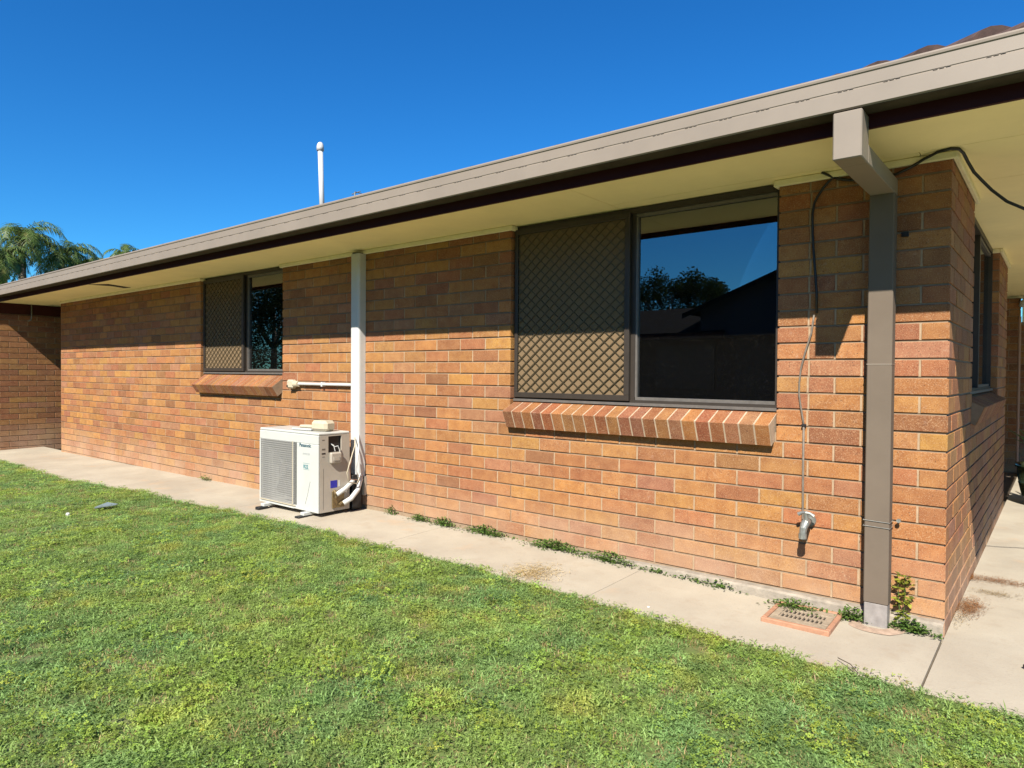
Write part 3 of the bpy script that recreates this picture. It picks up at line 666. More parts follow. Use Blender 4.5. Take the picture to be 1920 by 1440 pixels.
# condenser interior
mb = MB(); mb.box(X0+.02, FX1+.02, Y1-.05, Y1-.03, .01, .56); mb.build('coil', M['fins'], ac)
fc = Vector(((FX0+FX1)/2, Y0+.07, (FZ0+FZ1)/2)); mb = MB(); mb.cyl(fc+Vector((0, -.02, 0)), fc+Vector((0, .04, 0)), .05, n=16)
for k in range(3):
    for q in range(8):
        a0_ = k*2*math.pi/3+q*.11; a1_ = a0_+.11; r0_, r1_ = .05, .205
        mb.quad(fc+Vector((math.cos(a0_)*r0_, -.01+q*.004, math.sin(a0_)*r0_)), fc+Vector((math.cos(a1_)*r0_, -.01+(q+1)*.004, math.sin(a1_)*r0_)), fc+Vector((math.cos(a1_)*r1_, -.02+(q+1)*.005, math.sin(a1_)*r1_)), fc+Vector((math.cos(a0_)*r1_, -.02+q*.005, math.sin(a0_)*r1_)))
mb.build('fan', mat('dark grey fan', (.10, .10, .10), .6), ac)
mb = MB()
nv = 34
for i in range(nv+1):
    x = FX0+(FX1-FX0)*i/nv; mb.box(x-.0016, x+.0016, Y0-.006, Y0-.003, FZ0-.004, FZ1+.004)
for i in range(30):
    z = FZ0+(FZ1-FZ0)*i/29; mb.box(FX0-.006, FX1+.006, Y0-.003, Y0-.0005, z-.0016, z+.0016)
mb.build('fan_guard', M['wire'], ac)
mb = MB(); mb.box(-4.405, -4.397, Y0-.009, Y0-.0061, FZ0-.008, FZ1+.01); mb.box(FX0-.01, -4.365, Y0-.009, Y0-.0061, FZ0-.012, FZ0-.004); mb.build('guard_rail', M['cream'], ac)
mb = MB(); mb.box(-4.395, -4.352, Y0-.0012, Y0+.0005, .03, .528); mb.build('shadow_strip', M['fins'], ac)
def text(body, size, mapm, material, parent, name, bold=0.0):
    cu = bpy.data.curves.new(name, 'FONT'); cu.body = body; cu.size = size; cu.extrude = .0003; cu.offset = bold; cu.resolution_u = 2
    ob = bpy.data.objects.new(name, cu); COL.objects.link(ob); dg = bpy.context.evaluated_depsgraph_get(); me = bpy.data.meshes.new_from_object(ob.evaluated_get(dg))
    bpy.data.objects.remove(ob); me.transform(mapm); o = link(name, me, material, parent); return o
def tf(x, z, sx=1): return Matrix.Translation((x, Y0-.0008, z)) @ Matrix.Rotation(math.radians(90), 4, 'X') @ Matrix.Diagonal((sx, 1, 1, 1))
text('Panasonic', .040, tf(-4.318, .502), M['dkprint'], ac, 'brand_lettering', .0012)
text('INVERTER', .022, tf(-4.272, .440), M['greyp'], ac, 'small_lettering')
text('R22', .040, tf(-4.262, .334), M['teal'], ac, 'refrigerant_lettering', .001)
mb = MB(); q0, q1, q2, q3 = -4.266, -4.182, .326, .372
mb.box(q0, q1, Y0-.0008, Y0, q2-.002, q2); mb.box(q0, q1, Y0-.0008, Y0, q3, q3+.002); mb.build('print_border', M['teal'], ac)
mb = MB(); mb.tube([(-4.17, Y0-.001, .235), (-4.20, Y0-.001, .14), (-4.235, Y0-.001, .05)], .0012, 4); mb.build('scratch', M['fins'], ac)
for x in (X0+.10, X1-.165):
    mb = MB(); mb.bbox(x, x+.05, -.500, -.12, -.030, -.0055, b=.003); fo = mb.build('foot', M['acwhite'], ac)
    mb = MB(); mb.bbox(x-.008, x+.05, -.545, -.46, -.062, -.0305, b=.003); mb.bbox(x-.004, x+.05, -.2, -.12, -.060, -.0305, b=.003); mb.build('rubber_pad', M['black'], ac)
# insulated pipes
ps = empty('pipe_set', (-3.98, -.2, .1)); tag(ps, 'white insulated pipes bending from the duct down into the air conditioner', 'pipes')
MB().tube([(-4.12, -.035, .27), (-4.10, -.07, .235), (-4.06, -.14, .20), (-4.035, -.22, .165), (-4.035, -.30, .130)], .018, 10).build('pipe', M['white'], ps, True)
MB().tube([(-4.08, -.035, .27), (-4.05, -.055, .22), (-4.015, -.11, .145), (-4.01, -.18, .085), (-4.035, -.235, .052)], .020, 10).build('pipe', M['white'], ps, True)
MB().tube([(-4.08, -.09, .56), (-4.03, -.13, .50), (-3.99, -.20, .40), (-3.985, -.24, .30), (-4.0, -.21, .22), (-3.99, -.14, .20), (-4.03, -.07, .25)], .0045, 6).build('loop_wire', M['cream'], ps, True)
MB().tube([(-4.07, -.06, .60), (-4.02, -.10, .45), (-4.01, -.13, .30), (-4.02, -.10, .24)], .0055, 6).build('power_lead', M['white'], ps, True)
MB().tube([(-4.02, -.16, .45), (-3.99, -.21, .33), (-3.995, -.2, .24), (-3.97, -.15, .235)], .004, 6).build('orange_wire', M['yshade'], ps, True)
mb = MB(); mb.bbox(-4.155, -4.062, -.125, -.03, -.02, .26, b=.005); tag(mb.build('pump_box', M['black']), 'black box on the ground behind the air conditioner below the duct', 'box')
lid = empty('plastic_cover', (-4.28, -.29, .625)); tag(lid, 'cream plastic cover lying loose on top of the air conditioner', 'cover')
Mt = Matrix.Translation((-4.20, -.315, .6225)) @ Matrix.Rotation(.18, 4, 'Z')
MB().bbox(-.085, .085, -.055, .065, 0, .085, b=.022, M=Mt).build('cover_cap', M['cream'], lid)
MB().bbox(-.30, -.0855, -.045, .075, 0, .016, b=.005, M=Mt).build('cover_flap', M['acwhite'], lid)
MB().bbox(-.235, -.0865, -.03, .05, .0165, .042, b=.010, M=Mt).build('cover_rib', M['cream'], lid)

# ------------------------------------------------------------------ path things
dr = empty('floor_drain', (-.55, -.2, -.06)); tag(dr, 'square drain with a sandy grate and orange clay rim set in the path', 'drain')
dz = path_z(-.55, -.2)+.0115
Dm = Matrix.Translation((-.548, -.215, dz)) @ Matrix.Rotation(.03, 4, 'Z')
mb = MB(); hw = .150
for bx in ((-hw, hw, -hw, -hw+.022), (-hw, hw, hw-.022, hw), (-hw, -hw+.022, -hw+.022, hw-.022), (hw-.022, hw, -hw+.022, hw-.022)): mb.bbox(*bx, -.04, .007, b=.004, M=Dm)
mb.build('rim', M['terra'], dr)
mb = MB(); mb.box(-hw+.02, hw-.02, -hw+.02, hw-.02, -.06, -.0065, M=Dm); mb.build('sump', M['black'], dr)
mb = MB(); a = hw-.024
mb.bbox(-a, a, -a, -.062, -.008, .003, b=.002, M=Dm); mb.bbox(-a, a, .062, a, -.008, .003, b=.002, M=Dm); mb.bbox(-a, -.095, -.0615, .0615, -.008, .003, b=.002, M=Dm); mb.bbox(.095, a, -.0615, .0615, -.008, .003, b=.002, M=Dm)
for i in range(11): xx = -.095+.019*i+.004; mb.box(xx, xx+.0072, -.062, .062, -.0060, .0022, M=Dm)
mb.box(-.095, .095, -.004, .004, -.0068, .0024, M=Dm); mb.build('grate', M['grate'], dr)
# clay ring round the foot of the downpipe
mb = MB(); vs = []
for r_, zz in ((.105, .001), (.085, .006), (.055, .008)):
    for i in range(20):
        t = 2*math.pi*i/20; rr = r_*(1+.12*noise.noise(Vector((math.cos(t)*2, math.sin(t)*2, r_*9)))); vs.append((-.26+rr*1.15*math.cos(t), -.09+rr*math.sin(t), path_z(-.26, -.1)+zz))
mb.add(vs, [(k*20+i, k*20+(i+1) % 20, (k+1)*20+(i+1) % 20, (k+1)*20+i) for k in range(2) for i in range(20)])
tag(mb.build('clay_collar', mat('worn pinkish clay', (.50, .36, .26), .9, var=.35, vscale=30, bump=.5)), 'pinkish clay collar round the foot of the downpipe', 'pipe collar')
# pot
pot = empty('plant_pot', (.30, 4.15, -.06)); tag(pot, 'dark olive glazed pot beside the far end of the side wall', 'pot')
pr_ = [(.12, 0), (.135, .02), (.165, .10), (.185, .19), (.19, .20), (.186, .21), (.20, .28), (.198, .34), (.215, .345), (.215, .375), (.195, .375), (.19, .33)]
def lathe(prof, c, n=24):
    mb = MB(); vs = [(c[0]+r*math.cos(2*math.pi*i/n), c[1]+r*math.sin(2*math.pi*i/n), c[2]+z) for r, z in prof for i in range(n)]
    mb.add(vs, [(k*n+i, k*n+(i+1) % n, (k+1)*n+(i+1) % n, (k+1)*n+i) for k in range(len(prof)-1) for i in range(n)]+[tuple(range(n))]); return mb
lathe(pr_, (.28, 4.15, -.062)).build('pot_body', M['pot'], pot, True)
lathe([(.19, .34), (.001, .345)], (.28, 4.15, -.062)).build('potting_soil', M['dirt'], pot)
mb = MB()
for i in range(16):
    a = R.uniform(0, 6.28); l = R.uniform(.3, .55); el = R.uniform(.7, 1.4); p = Vector((.30, 4.15, .28)); w = Vector((-math.sin(a), math.cos(a), 0))*.018
    pts = [p+Vector((math.cos(a)*math.cos(el)*l*t*(1+t*.5), math.sin(a)*math.cos(el)*l*t*(1+t*.5), math.sin(el)*l*t-(.25*t*t*l))) for t in (0, .35, .7, 1)]
    for k in range(3): mb.quad(pts[k]-w*(1-.2*k), pts[k]+w*(1-.2*k), pts[k+1]+w*(.8-.3*k), pts[k+1]-w*(.8-.3*k))
mb.build('leaves', M['weed'], pot)
# dark brown flat piece, not identified
mb = MB(); Mt = Matrix.Translation((.287, -.215, -.052)) @ Matrix.Rotation(math.radians(-38), 4, 'Z'); mb.bbox(0, .60, 0, .40, -.006, .008, b=.004, M=Mt)
tag(mb.build('dark_flat_piece', M['mat']), 'corner of a dark brown flat piece lying on the concrete at the right edge', 'mat')
# scraps on the lawn
mb = MB(); z = lawn_z(-5.8, -1.32)+.035
z -= .014
mb.add([(-5.90, -1.37, z), (-5.80, -1.40, z+.012), (-5.72, -1.27, z+.03), (-5.80, -1.22, z+.018), (-5.89, -1.27, z+.03), (-5.90, -1.37, z-.004), (-5.80, -1.40, z+.007), (-5.72, -1.27, z+.026), (-5.80, -1.22, z+.013), (-5.89, -1.27, z+.025)], [(0, 1, 3, 4), (1, 2, 3), (5, 6, 8, 9), (6, 7, 8), (0, 1, 6, 5), (1, 2, 7, 6), (2, 3, 8, 7), (3, 4, 9, 8), (4, 0, 5, 9)])
tag(mb.build('plastic_scrap', M['fragment']), 'bent grey plastic scrap lying in the grass on the left', 'scrap')
mb = MB(); z = lawn_z(-5.73, -1.61)+.03; mb.bbox(-5.755, -5.725, -1.630, -1.60, z-.03, z+.004, b=.009); tag(mb.build('pebble', M['white']), 'small whitish lump in the grass left of the grey scrap', 'pebble')
mb = MB(); z = path_z(-1.18, -.556); mb.bbox(-1.186, -1.172, -.562, -.550, z, z+.008, b=.003); tag(mb.build('pebble', M['white']), 'tiny white pebble on the concrete near the lawn edge', 'pebble')

# weeds
def leaf(mb, p, d, up_, l, w):
    d = d.normalized(); s_ = d.cross(up_).normalized()*w; m_ = p+d*l*.5+up_*l*.08
    mb.add([p, m_-s_, p+d*l, m_+s_], [(0, 1, 2, 3)])
def weed(x, y, rx, ry, n, hgt, label, m='weed', size=.016):
    z = path_z(x, y); mb = MB(); k = 0
    for i in range(n):
        px0 = x+R.gauss(0, rx*.5); py0 = min(-.004, y+R.gauss(0, ry*.5)); hh = hgt*R.random()**1.3*max(.2, 1-abs(px0-x)/(rx*1.6)); a = R.uniform(0, 6.28)
        p = Vector((px0, py0, z+.002+hh)); d = Vector((math.cos(a), math.sin(a)-.3, R.uniform(-.3, .7)))
        leaf(mb, p, d, Vector((R.uniform(-.3, .3), R.uniform(-.3, .3), 1)).normalized(), size*R.uniform(.7, 1.5), size*R.uniform(.25, .42))
    st = MB()
    for i in range(max(3, n//14)):
        a = R.uniform(0, 6.28); q = Vector((x+R.gauss(0, rx*.3), min(-.004, y), z)); st.tube([q, q+Vector((math.cos(a)*rx*.3, -abs(math.sin(a))*ry*.4, hgt*.4)), q+Vector((math.cos(a)*rx*.6, -abs(math.sin(a))*ry*.7, hgt*.5))], .0012, 4)
    e_ = empty('weed', (x, y, z)); mb.build('leaves', M[m], e_, fix=False); st.build('stems', M['weed'], e_)
    tag(e_, label, 'weed', 'weeds along the foot of the brick wall'); return e_
weed(-3.72, -.015, .06, .03, 90, .08, 'tiny upright weed at the wall foot just right of the white duct')
weed(-3.38, -.02, .11, .04, 200, .05, 'second small weed clump right of the white duct at the wall foot')
weed(-3.13, -.022, .12, .045, 260, .065, 'bushy small weed at the wall foot above the fine crack in the path')
weed(-2.72, -.024, .19, .05, 420, .065, 'green weed patch at the wall foot below the left end of the large window')
weed(-2.12, -.035, .22, .065, 560, .06, 'long dark green weed patch at the wall foot below the large window middle')
weed(-1.72, -.035, .19, .055, 420, .055, 'trailing weed patch next to the dry straw, nearest to it on its right')
weed(-1.42, -.035, .09, .03, 90, .03, 'sparse tiny weed on the footing ledge below the sill right half')
weed(-1.20, -.035, .10, .03, 110, .03, 'small flat weed on the footing ledge left of the last one before the drain')
weed(-1.02, -.038, .11, .035, 180, .045, 'small weed on the footing ledge, nearest one left of the tap')
weed(-.62, -.11, .11, .06, 380, .045, 'green weed growing over the left corner of the floor drain')
weed(-.50, -.075, .06, .02, 60, .02, 'thin weed sprigs along the back rim of the floor drain')
weed(-.36, -.085, .06, .04, 220, .07, 'dense green weed hugging the left side of the downpipe foot')
weed(-.125, -.06, .09, .045, 420, .06, 'low green weed clump spreading right of the downpipe foot')
weed(-6.66, -.03, .10, .04, 110, .045, 'lone small weed at the wall foot left of the air conditioner')
z = path_z(-.17, -.03); e_ = empty('climbing_weed', (-.165, -.03, z)); mb = MB()
for i in range(90):
    h = R.uniform(.03, .25); p = Vector((-.165+R.gauss(0, .022), -.03+R.gauss(0, .012), z+h)); a = R.uniform(0, 6.28); leaf(mb, p, Vector((math.cos(a), math.sin(a)*.7-.4, R.uniform(-.5, .4))), Vector((0, -.4, 1)).normalized(), R.uniform(.018, .034), R.uniform(.006, .011))
mb.build('leaves', M['weedY'], e_, fix=False); st = MB()
for q in (-.01, .012): st.tube([(-.165, -.03, z), (-.165+q, -.035, z+.1), (-.17+q*1.5, -.03, z+.24)], .002, 5)
st.build('stems', M['weed'], e_); tag(e_, 'upright yellowing weed climbing the bricks right of the downpipe', 'weed')
# straw / litter
def litter(x, y, rx, ry, n, label, name, m='straw', l=.03, ang=None):
    mb = MB()
    for i in range(n):
        a = R.uniform(0, 6.28) if ang is None else R.gauss(ang, .6); g1, g2 = R.gauss(0, .5), R.gauss(0, .5)
        px0, py0 = x+g1*rx, y+g2*ry
        if px0 > -.01 and py0 > -.0 or px0 < 0: pass
        p = Vector((max(px0, .006) if x > 0 else px0, py0, path_z(px0, py0)+.003+R.random()*.006)); d = Vector((math.cos(a), math.sin(a), R.uniform(-.05, .25)))*l*R.uniform(.4, 1.2); s_ = Vector((-d.y, d.x, 0)).normalized()*.0012
        mb.add([p-s_, p+s_, p+d+s_*.4, p+d-s_*.4], [(0, 1, 2, 3)])
    o = mb.build(name, M[m], fix=False); tag(o, label, 'litter', kind='stuff'); return o
litter(-1.935, -.51, .15, .17, 900, 'pale dry straw tuft on the concrete by the lawn edge', 'dry_straw', m='bleached')
litter(.05, .50, .06, .18, 900, 'brown dry leaf litter on the patio by the wall corner', 'leaf_litter', m='rust', l=.020)
litter(.13, .84, .10, .06, 300, 'small patch of brown litter on the patio further along', 'leaf_litter', l=.015)
litter(.12, 1.12, .26, .08, 1500, 'thin orange debris line across the patio beside the side wall', 'leaf_litter', m='rust', l=.012)
litter(.03, .25, .03, .12, 120, 'crumbs of debris in the joint at the house corner', 'leaf_litter', l=.012)
tw = MB(); tw.tube([(-.30, -.60, -.055), (-.24, -.66, -.045), (-.20, -.72, -.05)], .002, 5); tag(tw.build('twig', M['dirt']), 'thin brown twig crossing the lawn edge below the downpipe', 'twig')

# ------------------------------------------------------------------ roof vent pipe, aerial
vp = empty('vent_pipe', (-8.88, 3.0, 3.5)); tag(vp, 'tall white vent pipe with a rounded cap standing above the roof', 'vent pipe')
MB().cyl((-8.88, 3, 3.45), (-8.945, 3, 4.66), .041, n=16).build('pipe', M['white'], vp, True)
mb = lathe([(.05, 0), (.058, .002), (.058, .06), (.050, .10), (.030, .132), (.001, .142)], (-8.948, 3, 4.65), 16); mb.build('cap', M['white'], vp, True)
ae = MB(); ae.cyl((-8.06, 3.0, 3.5), (-8.06, 3.0, 3.84), .012, n=6); ae.cyl((-8.13, 3.0, 3.825), (-7.93, 3.0, 3.835), .008, n=6); ae.cyl((-8.0, 2.95, 3.83), (-8.0, 3.08, 3.83), .007, n=6)
tag(ae.build('aerial', M['galv']), 'tiny grey aerial just showing over the gutter right of the vent pipe', 'aerial')

# far porch bits
mb = MB(); mb.cyl((-.020, 6.70, -.05), (-.020, 6.70, 1.83), .016, n=8); tag(mb.build('wall_pipe', M['yshade']), 'thin brown pipe on the far shaded porch wall', 'pipe')
lp = empty('wall_lamp', (.02, 6.8, 1.98)); tag(lp, 'small pale lamp under the far end of the porch ceiling', 'lamp'); lathe([(.05, 0), (.06, .02), (.045, .07), (.02, .09)], (.02, 6.79, 1.95), 12).build('lamp_body', M['lampm'], lp, True)
MB().cyl((.02, 6.79, 2.04), (.02, 6.79, 2.094), .018, n=8).build('lamp_stem', M['lampm'], lp)
hk = MB().tube([(XW+.066, -.11, 2.09), (XW+.066, -.11, 1.90), (XW+.066, -.115, 1.86), (XW+.06, -.15, 1.835)], .009, 6).build('hook_pipe', M['galv'], smooth=True); tag(hk, 'thin grey hooked pipe under the eave on the far left wall', 'pipe')

# ------------------------------------------------------------------ palms behind the roof
def palm(x, y, zc, nf, length, label, seed, dry=0):
    r = random.Random(seed); root = empty('palm_tree', (x, y, -.3)); tag(root, label, 'palm tree', 'palms behind the house')
    mb = MB(); n = 12; mb.tube([(x+.1*math.sin(i*.4), y, -.4+(zc+.4)*i/n) for i in range(n+1)], [.17-.05*i/n for i in range(n+1)], 10); mb.build('trunk', M['bark'], root, True)
    for part, m, cnt in (('crown', 'palm', nf), ('dry_fronds', 'palmdry', dry)):
        if not cnt: continue
        mb = MB()
        for k in range(cnt):
            a = 2*math.pi*k/cnt*2.4+r.uniform(-.3, .3); el = r.uniform(-.1, 1.25) if part == 'crown' else r.uniform(-.9, -.3); L = length*r.uniform(.75, 1.1); hd = Vector((math.cos(a), math.sin(a), 0)); P = []
            p = Vector((x, y, zc)); e_ = el; st = L/14
            for i in range(15): P.append(p.copy()); p = p+(hd*math.cos(e_)+Vector((0, 0, 1))*math.sin(e_))*st; e_ -= .14+.07*r.random()
            sd = Vector((-hd.y, hd.x, 0))
            for i in range(14):
                mb.quad(P[i]-sd*.012, P[i]+sd*.012, P[i+1]+sd*.010, P[i+1]-sd*.010)
                for sub in (0, .33, .66):
                    if i < 1: continue
                    q = P[i].lerp(P[i+1], sub); t = (P[i+1]-P[i]).normalized()
                    for sg in (1, -1):
                        ll = L*.21*math.sin(math.pi*(i+sub+1)/16)**.6*r.uniform(.8, 1.15); dv = (sd*sg*.8+t*.5+Vector((0, 0, r.uniform(-.75, .1)))).normalized()
                        wv = t*.013; e2 = q+dv*ll*.55; e3 = q+dv*ll+Vector((0, 0, -ll*.25))
                        mb.add([q-wv, q+wv, e2+wv*1.1, e2-wv*1.1, e3], [(0, 1, 2, 3), (3, 2, 4)])
        mb.build(part, M[m], root, fix=False)
    return root
def at(u, v, d): q = fwd*d+r2*((u-960)/F*d)-u2*((v-720)/F*d); return CAM+q      # used only to find where the far palms stand
for (x, y, zc, nf, L, lab, sd, dry) in [
    (-31.8, 5.2, 6.3, 34, 2.0, 'tallest leafy palm with drooping fronds above the roof at far left', 3, 4),
    (-32.2, 6.7, 5.9, 32, 1.9, 'second palm crown just right of the tallest one behind the roof', 5, 0),
    (-28.4, 3.5, 5.0, 36, 1.5, 'palm with dry yellow fronds at the very left edge above the gutter', 9, 14),
    (-33.8, 8.0, 5.7, 32, 1.7, 'palm with thin arching fronds at the right end of the left palm group', 12, 0),
    (-35.2, 10.2, 6.85, 18, 1.35, 'small pale palm top peeping over the gutter apart from the others', 21, 0)]:
    palm(x, y, zc, nf, L, lab, sd, dry)

# ------------------------------------------------------------------ neighbour behind the camera (seen in the glass)
nh = empty('neighbour_house', (-4, -11, -.1)); tag(nh, 'dark brick neighbouring house with charcoal tiled roof, seen reflected in the window', 'house')
mb = MB(); mb.box(-16, -4.6, -13.5, -9.6, -.4, 1.82); mb.box(-4.6, 4.5, -13.5, -9.4, -.4, 1.9); mb.build('wall', M['dkbrick'], nh)
mb = MB()
def strips(x0, x1, ya, za, yb, zb, n):
    for i in range(n):
        t0, t1 = i/n, (i+1)/n; y0 = ya+(yb-ya)*t0; y1 = ya+(yb-ya)*t1; z0 = za+(zb-za)*t0; z1 = za+(zb-za)*t1
        mb.quad((x0, y0, z0+.03), (x1, y0, z0+.03), (x1, y1, z1+.03-.0), (x0, y1, z1+.03)); mb.quad((x0, y0, z0-.0), (x1, y0, z0-.0), (x1, y0, z0+.031), (x0, y0, z0+.031))
strips(-16, -4.7, -9.0, 1.90, -10.9, 2.58, 13)
mb.quad((-16, -10.9, 2.6), (-4.7, -10.9, 2.6), (-4.7, -13.6, 1.8), (-16, -13.6, 1.8)); mb.build('roof', M['tileD'], nh)
mb = MB(); mb.add([(-5.2, -9.1, 2.40), (-1.4, -9.1, 3.86), (2.6, -9.1, 2.40), (2.6, -9.1, 1.85), (-5.2, -9.1, 1.85)], [(0, 1, 2, 3, 4)]); mb.build('gable', mat('dark gable cladding', (.04, .035, .04), .8), nh)
mb = MB(); 
for s_ in ((-5.5, -1.4, 2.30, 3.90), (2.9, -1.4, 2.30, 3.90)):
    mb.quad((s_[0], -8.9, s_[2]), (s_[1], -8.9, s_[3]), (s_[1], -13.6, s_[3]), (s_[0], -13.6, s_[2])); mb.quad((s_[0], -8.9, s_[2]-.1), (s_[1], -8.9, s_[3]-.1), (s_[1], -8.9, s_[3]), (s_[0], -8.9, s_[2]))
mb.build('roof', M['tileD'], nh)
mb = MB(); mb.box(-16, -4.7, -9.05, -8.98, 1.80, 1.92); mb.build('gutter', M['fascia'], nh)
for x in (-13.5, -9.5, -6.4, -2.2): MB().box(x, x+1.3, -9.62 if x < -5 else -9.42, -9.57 if x < -5 else -9.37, .8, 1.7).build('window', M['bronze'], nh)
rr = random.Random(4)
def tree(tx, ty, zc, rx, rz, n, per, lf, label):
    tr = empty('tree', (tx, ty, -.3)); tag(tr, label, 'tree')
    mb = MB(); mb.tube([(tx, ty, -.4), (tx+.05, ty, zc*.5), (tx-.1, ty-.1, zc)], [.10+.03*rz, .08+.02*rz, .05], 10)
    for a in (0, 1.3, 2.6, 4, 5.2): mb.tube([(tx, ty, zc*.5), (tx+rx*.35*math.cos(a), ty+rx*.35*math.sin(a), zc*.85), (tx+rx*.6*math.cos(a), ty+rx*.6*math.sin(a), zc+rz*.3)], [.08, .05, .02], 6)
    mb.build('trunk', M['bark'], tr, True); mb = MB(); k = 0
    while k < n:
        cx, cy, cz_ = rr.uniform(-rx, rx), rr.uniform(-rx, rx)*.7, rr.uniform(-rz, rz)
        if (cx/rx)**2+(cz_/rz)**2 > 1: continue
        k += 1; cr = rr.uniform(.2, .38)*min(rx, rz)+.12
        for i in range(per):
            v = Vector((rr.gauss(0, 1), rr.gauss(0, 1), rr.gauss(0, 1))).normalized()*cr*rr.random()**.4; p = Vector((tx+cx, ty+cy, zc+cz_))+v; d = Vector((rr.gauss(0, 1), rr.gauss(0, 1), rr.gauss(0, 1))).normalized(); s_ = d.orthogonal().normalized()*lf*.5
            mb.add([p-s_, p+d*lf, p+s_, p-d*lf], [(0, 1, 2, 3)])
    mb.build('crown', M['treeleaf'], tr, fix=False)
tree(-8.5, -15, 3.05, 1.6, .8, 52, 330, .045, 'small bushy dark tree behind the neighbouring roof, mirrored in the large clear pane')
for tx, ty, zc, rx, rz, lab in ((-14.3, -14.5, 3.9, 3.0, 2.7, 'broad dark tree mirrored behind the diamond grille of the large window'), (-19.5, -15, 4.2, 3.2, 3.0, 'tall dark tree standing left of the broad one beyond the neighbouring house'), (-25.0, -14.5, 3.6, 3.0, 2.6, 'rounded dark tree in the middle of the far row behind the camera'), (-30.0, -15, 4.3, 3.2, 3.2, 'tall dark tree mirrored in the small window'), (-35.8, -15, 4.3, 3.4, 3.2, 'last dark tree at the far end of the row behind the camera')):
    tree(tx, ty, zc, rx, rz, 46, 330, .085, lab)

# ------------------------------------------------------------------ grass: tufts instanced on points
tc = bpy.data.collections.new('tuft_sources')
def tuft(name, nb, rad, h0, h1, w, m, lean=.5):
    mb = MB()
    for i in range(nb):
        flat = lean > 1 and R.random() < .16
        a = R.uniform(0, 6.28); rr_ = rad*math.sqrt(R.random()); b = Vector((rr_*math.cos(a), rr_*math.sin(a), R.uniform(.008, .018) if flat else -.006)); h = R.uniform(h0, h1); ln = R.uniform(.1, lean)*h*1.6; t = R.uniform(0, 6.28)
        dv = Vector((math.cos(t), math.sin(t), 0)); s_ = Vector((-dv.y, dv.x, 0))*w*R.uniform(.7, 1.2)
        if R.random() < .4: s_ = Vector((s_.x*.6+dv.x*w*.5, s_.y*.6+dv.y*w*.5, 0))
        if flat: h *= .25; ln = R.uniform(.010, .020)
        m1 = b+dv*ln*.35+Vector((0, 0, h*.6)); m2 = b+dv*ln+Vector((0, 0, h*(1-.25*ln/h*.5)))
        mb.add([b-s_, b+s_, m1+s_*.9, m1-s_*.9, m2], [(0, 1, 2, 3), (3, 2, 4)])
    me = mb.mesh(name, fix=False); me.materials.append(M[m]); o = bpy.data.objects.new(name, me); tc.objects.link(o); return o
def clover(name, nb, rad, m, size=.0078):
    mb = MB()
    for i in range(nb):
        a = R.uniform(0, 6.28); rr_ = rad*math.sqrt(R.random()); c = Vector((rr_*math.cos(a), rr_*math.sin(a), R.uniform(.008, .026))); t = R.uniform(0, 6.28); nrm = Vector((R.gauss(0, .35), R.gauss(0, .35), 1)).normalized(); ax = nrm.orthogonal().normalized(); ay = nrm.cross(ax)
        for k in range(3):
            q = t+k*2.094; d = ax*math.cos(q)+ay*math.sin(q); s_ = (ax*-math.sin(q)+ay*math.cos(q))*size*.42; l = size*R.uniform(.8, 1.2)
            mb.add([c, c+d*l*.6-s_, c+d*l, c+d*l*.6+s_], [(0, 1, 2, 3)])
    me = mb.mesh(name, fix=False); me.materials.append(M[m]); o = bpy.data.objects.new(name, me); tc.objects.link(o); return o
# order in the collection is alphabetical by name
for i in range(4): tuft('a%d' % i, 60, .048, .007, .021, .0023, 'grass', 1.5)
for i in range(2): tuft('b%d' % i, 22, .03, .022, .042, .0020, 'grass', .8)
for i in range(3): clover('c%d' % i, 15, .045, 'clover')
tuft('d0', 24, .04, .012, .028, .0013, 'straw', .8)
tuft('e0', 40, .09, .03, .05, .003, 'grass', .7)
pts, idx, scl, rot = [], [], [], []
def inview(x, y, z, m=140):
    q = px((x, y, z)); return q and -m < q[0] < 1920+m and q[1] < 1440+m
x = -13.5
rg = random.Random(11)
def scatter(x0, x1, y0, y1, dens, far):
    for _ in range(int((x1-x0)*(y1-y0)*dens)):
        x = rg.uniform(x0, x1); y = rg.uniform(y0, y1); ey = edge_y(x)+.025*noise.noise(Vector((x*6, 3, 0)))+.02*noise.noise(Vector((x*19, 3, 0)))
        if y > ey or not inview(x, y, -.05): continue
        n1 = noise.noise(Vector((x*2.3, y*2.3, 7))); n2 = noise.noise(Vector((x*5, y*5, 17))); edge = max(0, 1-(ey-y)/.10)
        if n2+.5*n1 < -.5 and rg.random() < .5: continue        # thin spots show the thatch
        if far: k = 10; s = rg.uniform(.75, 1.15)
        else:
            r_ = rg.random(); cl_p = max(.04, min(.34, .10+.5*n1+.06*max(0, (-1.6-y)*.6)))
            if r_ < cl_p: k = 6+rg.randrange(3)
            elif r_ < cl_p+.07+(.10 if n2 < -.2 else 0): k = 9
            elif r_ > .99 or (edge > 0 and rg.random() < .10): k = 4+rg.randrange(2)
            else: k = rg.randrange(4)
            s = rg.uniform(.7, 1.25)*(1+.18*n2)
        pts.append((x, y, lawn_z(x, y))); idx.append(k); scl.append(s); rot.append((rg.gauss(0, .12), rg.gauss(0, .12), rg.uniform(0, 6.28)))
scatter(-5.2, 1.6, -3.7, -.55, 1150, False)
scatter(-13.0, -5.2, -4.2, -.6, 560, False)
print('grass points', len(pts))
gm = bpy.data.meshes.new('grass'); gm.from_pydata(pts, [], [])
for nm, ty, dat in (('idx', 'INT', idx), ('scl', 'FLOAT', scl)):
    a = gm.attributes.new(nm, ty, 'POINT'); a.data.foreach_set('value', dat)
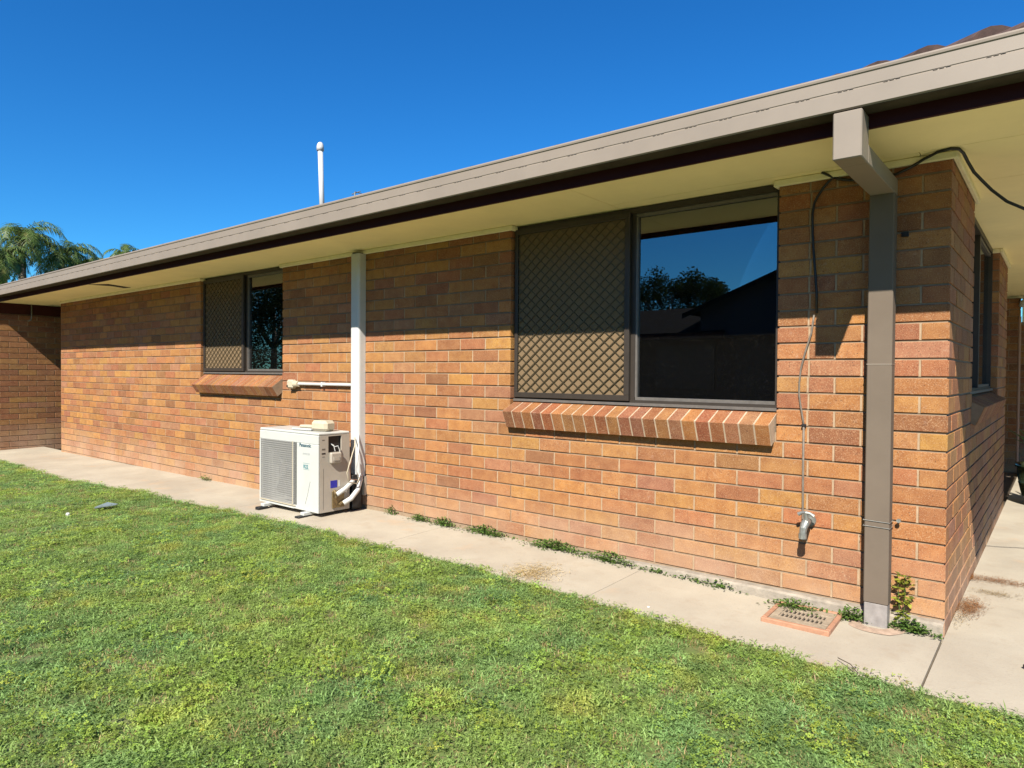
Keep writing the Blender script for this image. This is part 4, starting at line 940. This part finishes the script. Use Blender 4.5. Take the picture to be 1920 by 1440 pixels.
a = gm.attributes.new('rot', 'FLOAT_VECTOR', 'POINT'); a.data.foreach_set('vector', [c for v in rot for c in v])
go = bpy.data.objects.new('grass', gm); COL.objects.link(go); tag(go, 'short green lawn grass mixed with yellow green clover weeds', 'grass', kind='stuff')
ng = bpy.data.node_groups.new('grass_scatter', 'GeometryNodeTree'); ng.interface.new_socket('Geometry', in_out='INPUT', socket_type='NodeSocketGeometry'); ng.interface.new_socket('Geometry', in_out='OUTPUT', socket_type='NodeSocketGeometry')
gi = ng.nodes.new('NodeGroupInput'); gout = ng.nodes.new('NodeGroupOutput'); ci = ng.nodes.new('GeometryNodeCollectionInfo'); ci.inputs['Collection'].default_value = tc; ci.inputs['Separate Children'].default_value = True; ci.inputs['Reset Children'].default_value = True
ip = ng.nodes.new('GeometryNodeInstanceOnPoints'); ip.inputs['Pick Instance'].default_value = True
def na(nm, ty):
    n_ = ng.nodes.new('GeometryNodeInputNamedAttribute'); n_.data_type = ty; n_.inputs[0].default_value = nm; return n_.outputs[0]
ng.links.new(gi.outputs[0], ip.inputs['Points']); ng.links.new(ci.outputs[0], ip.inputs['Instance']); ng.links.new(na('idx', 'INT'), ip.inputs['Instance Index']); ng.links.new(na('scl', 'FLOAT'), ip.inputs['Scale']); ng.links.new(na('rot', 'FLOAT_VECTOR'), ip.inputs['Rotation'])
ng.links.new(ip.outputs[0], gout.inputs[0]); md = go.modifiers.new('scatter', 'NODES'); md.node_group = ng

# ------------------------------------------------------------------ reflectance calibration: real-world base colours for everything but the white-ish eave paint
for m in bpy.data.materials:
    if not m.use_nodes or m.name in ('cream soffit paint', 'cream trim paint', 'tinted window glass'): continue
    t = m.node_tree
    for n in list(t.nodes):
        if n.type not in ('BSDF_PRINCIPLED', 'BSDF_TRANSLUCENT'): continue
        sk = n.inputs['Base Color'] if n.type == 'BSDF_PRINCIPLED' else n.inputs['Color']
        if sk.is_linked:
            src = sk.links[0].from_socket; t.links.new(mixrgb(t, 1.0, src, (.707, .707, .707), 'MULTIPLY'), sk)
        else: sk.default_value = tuple(c*.707 for c in sk.default_value[:3])+(1,)
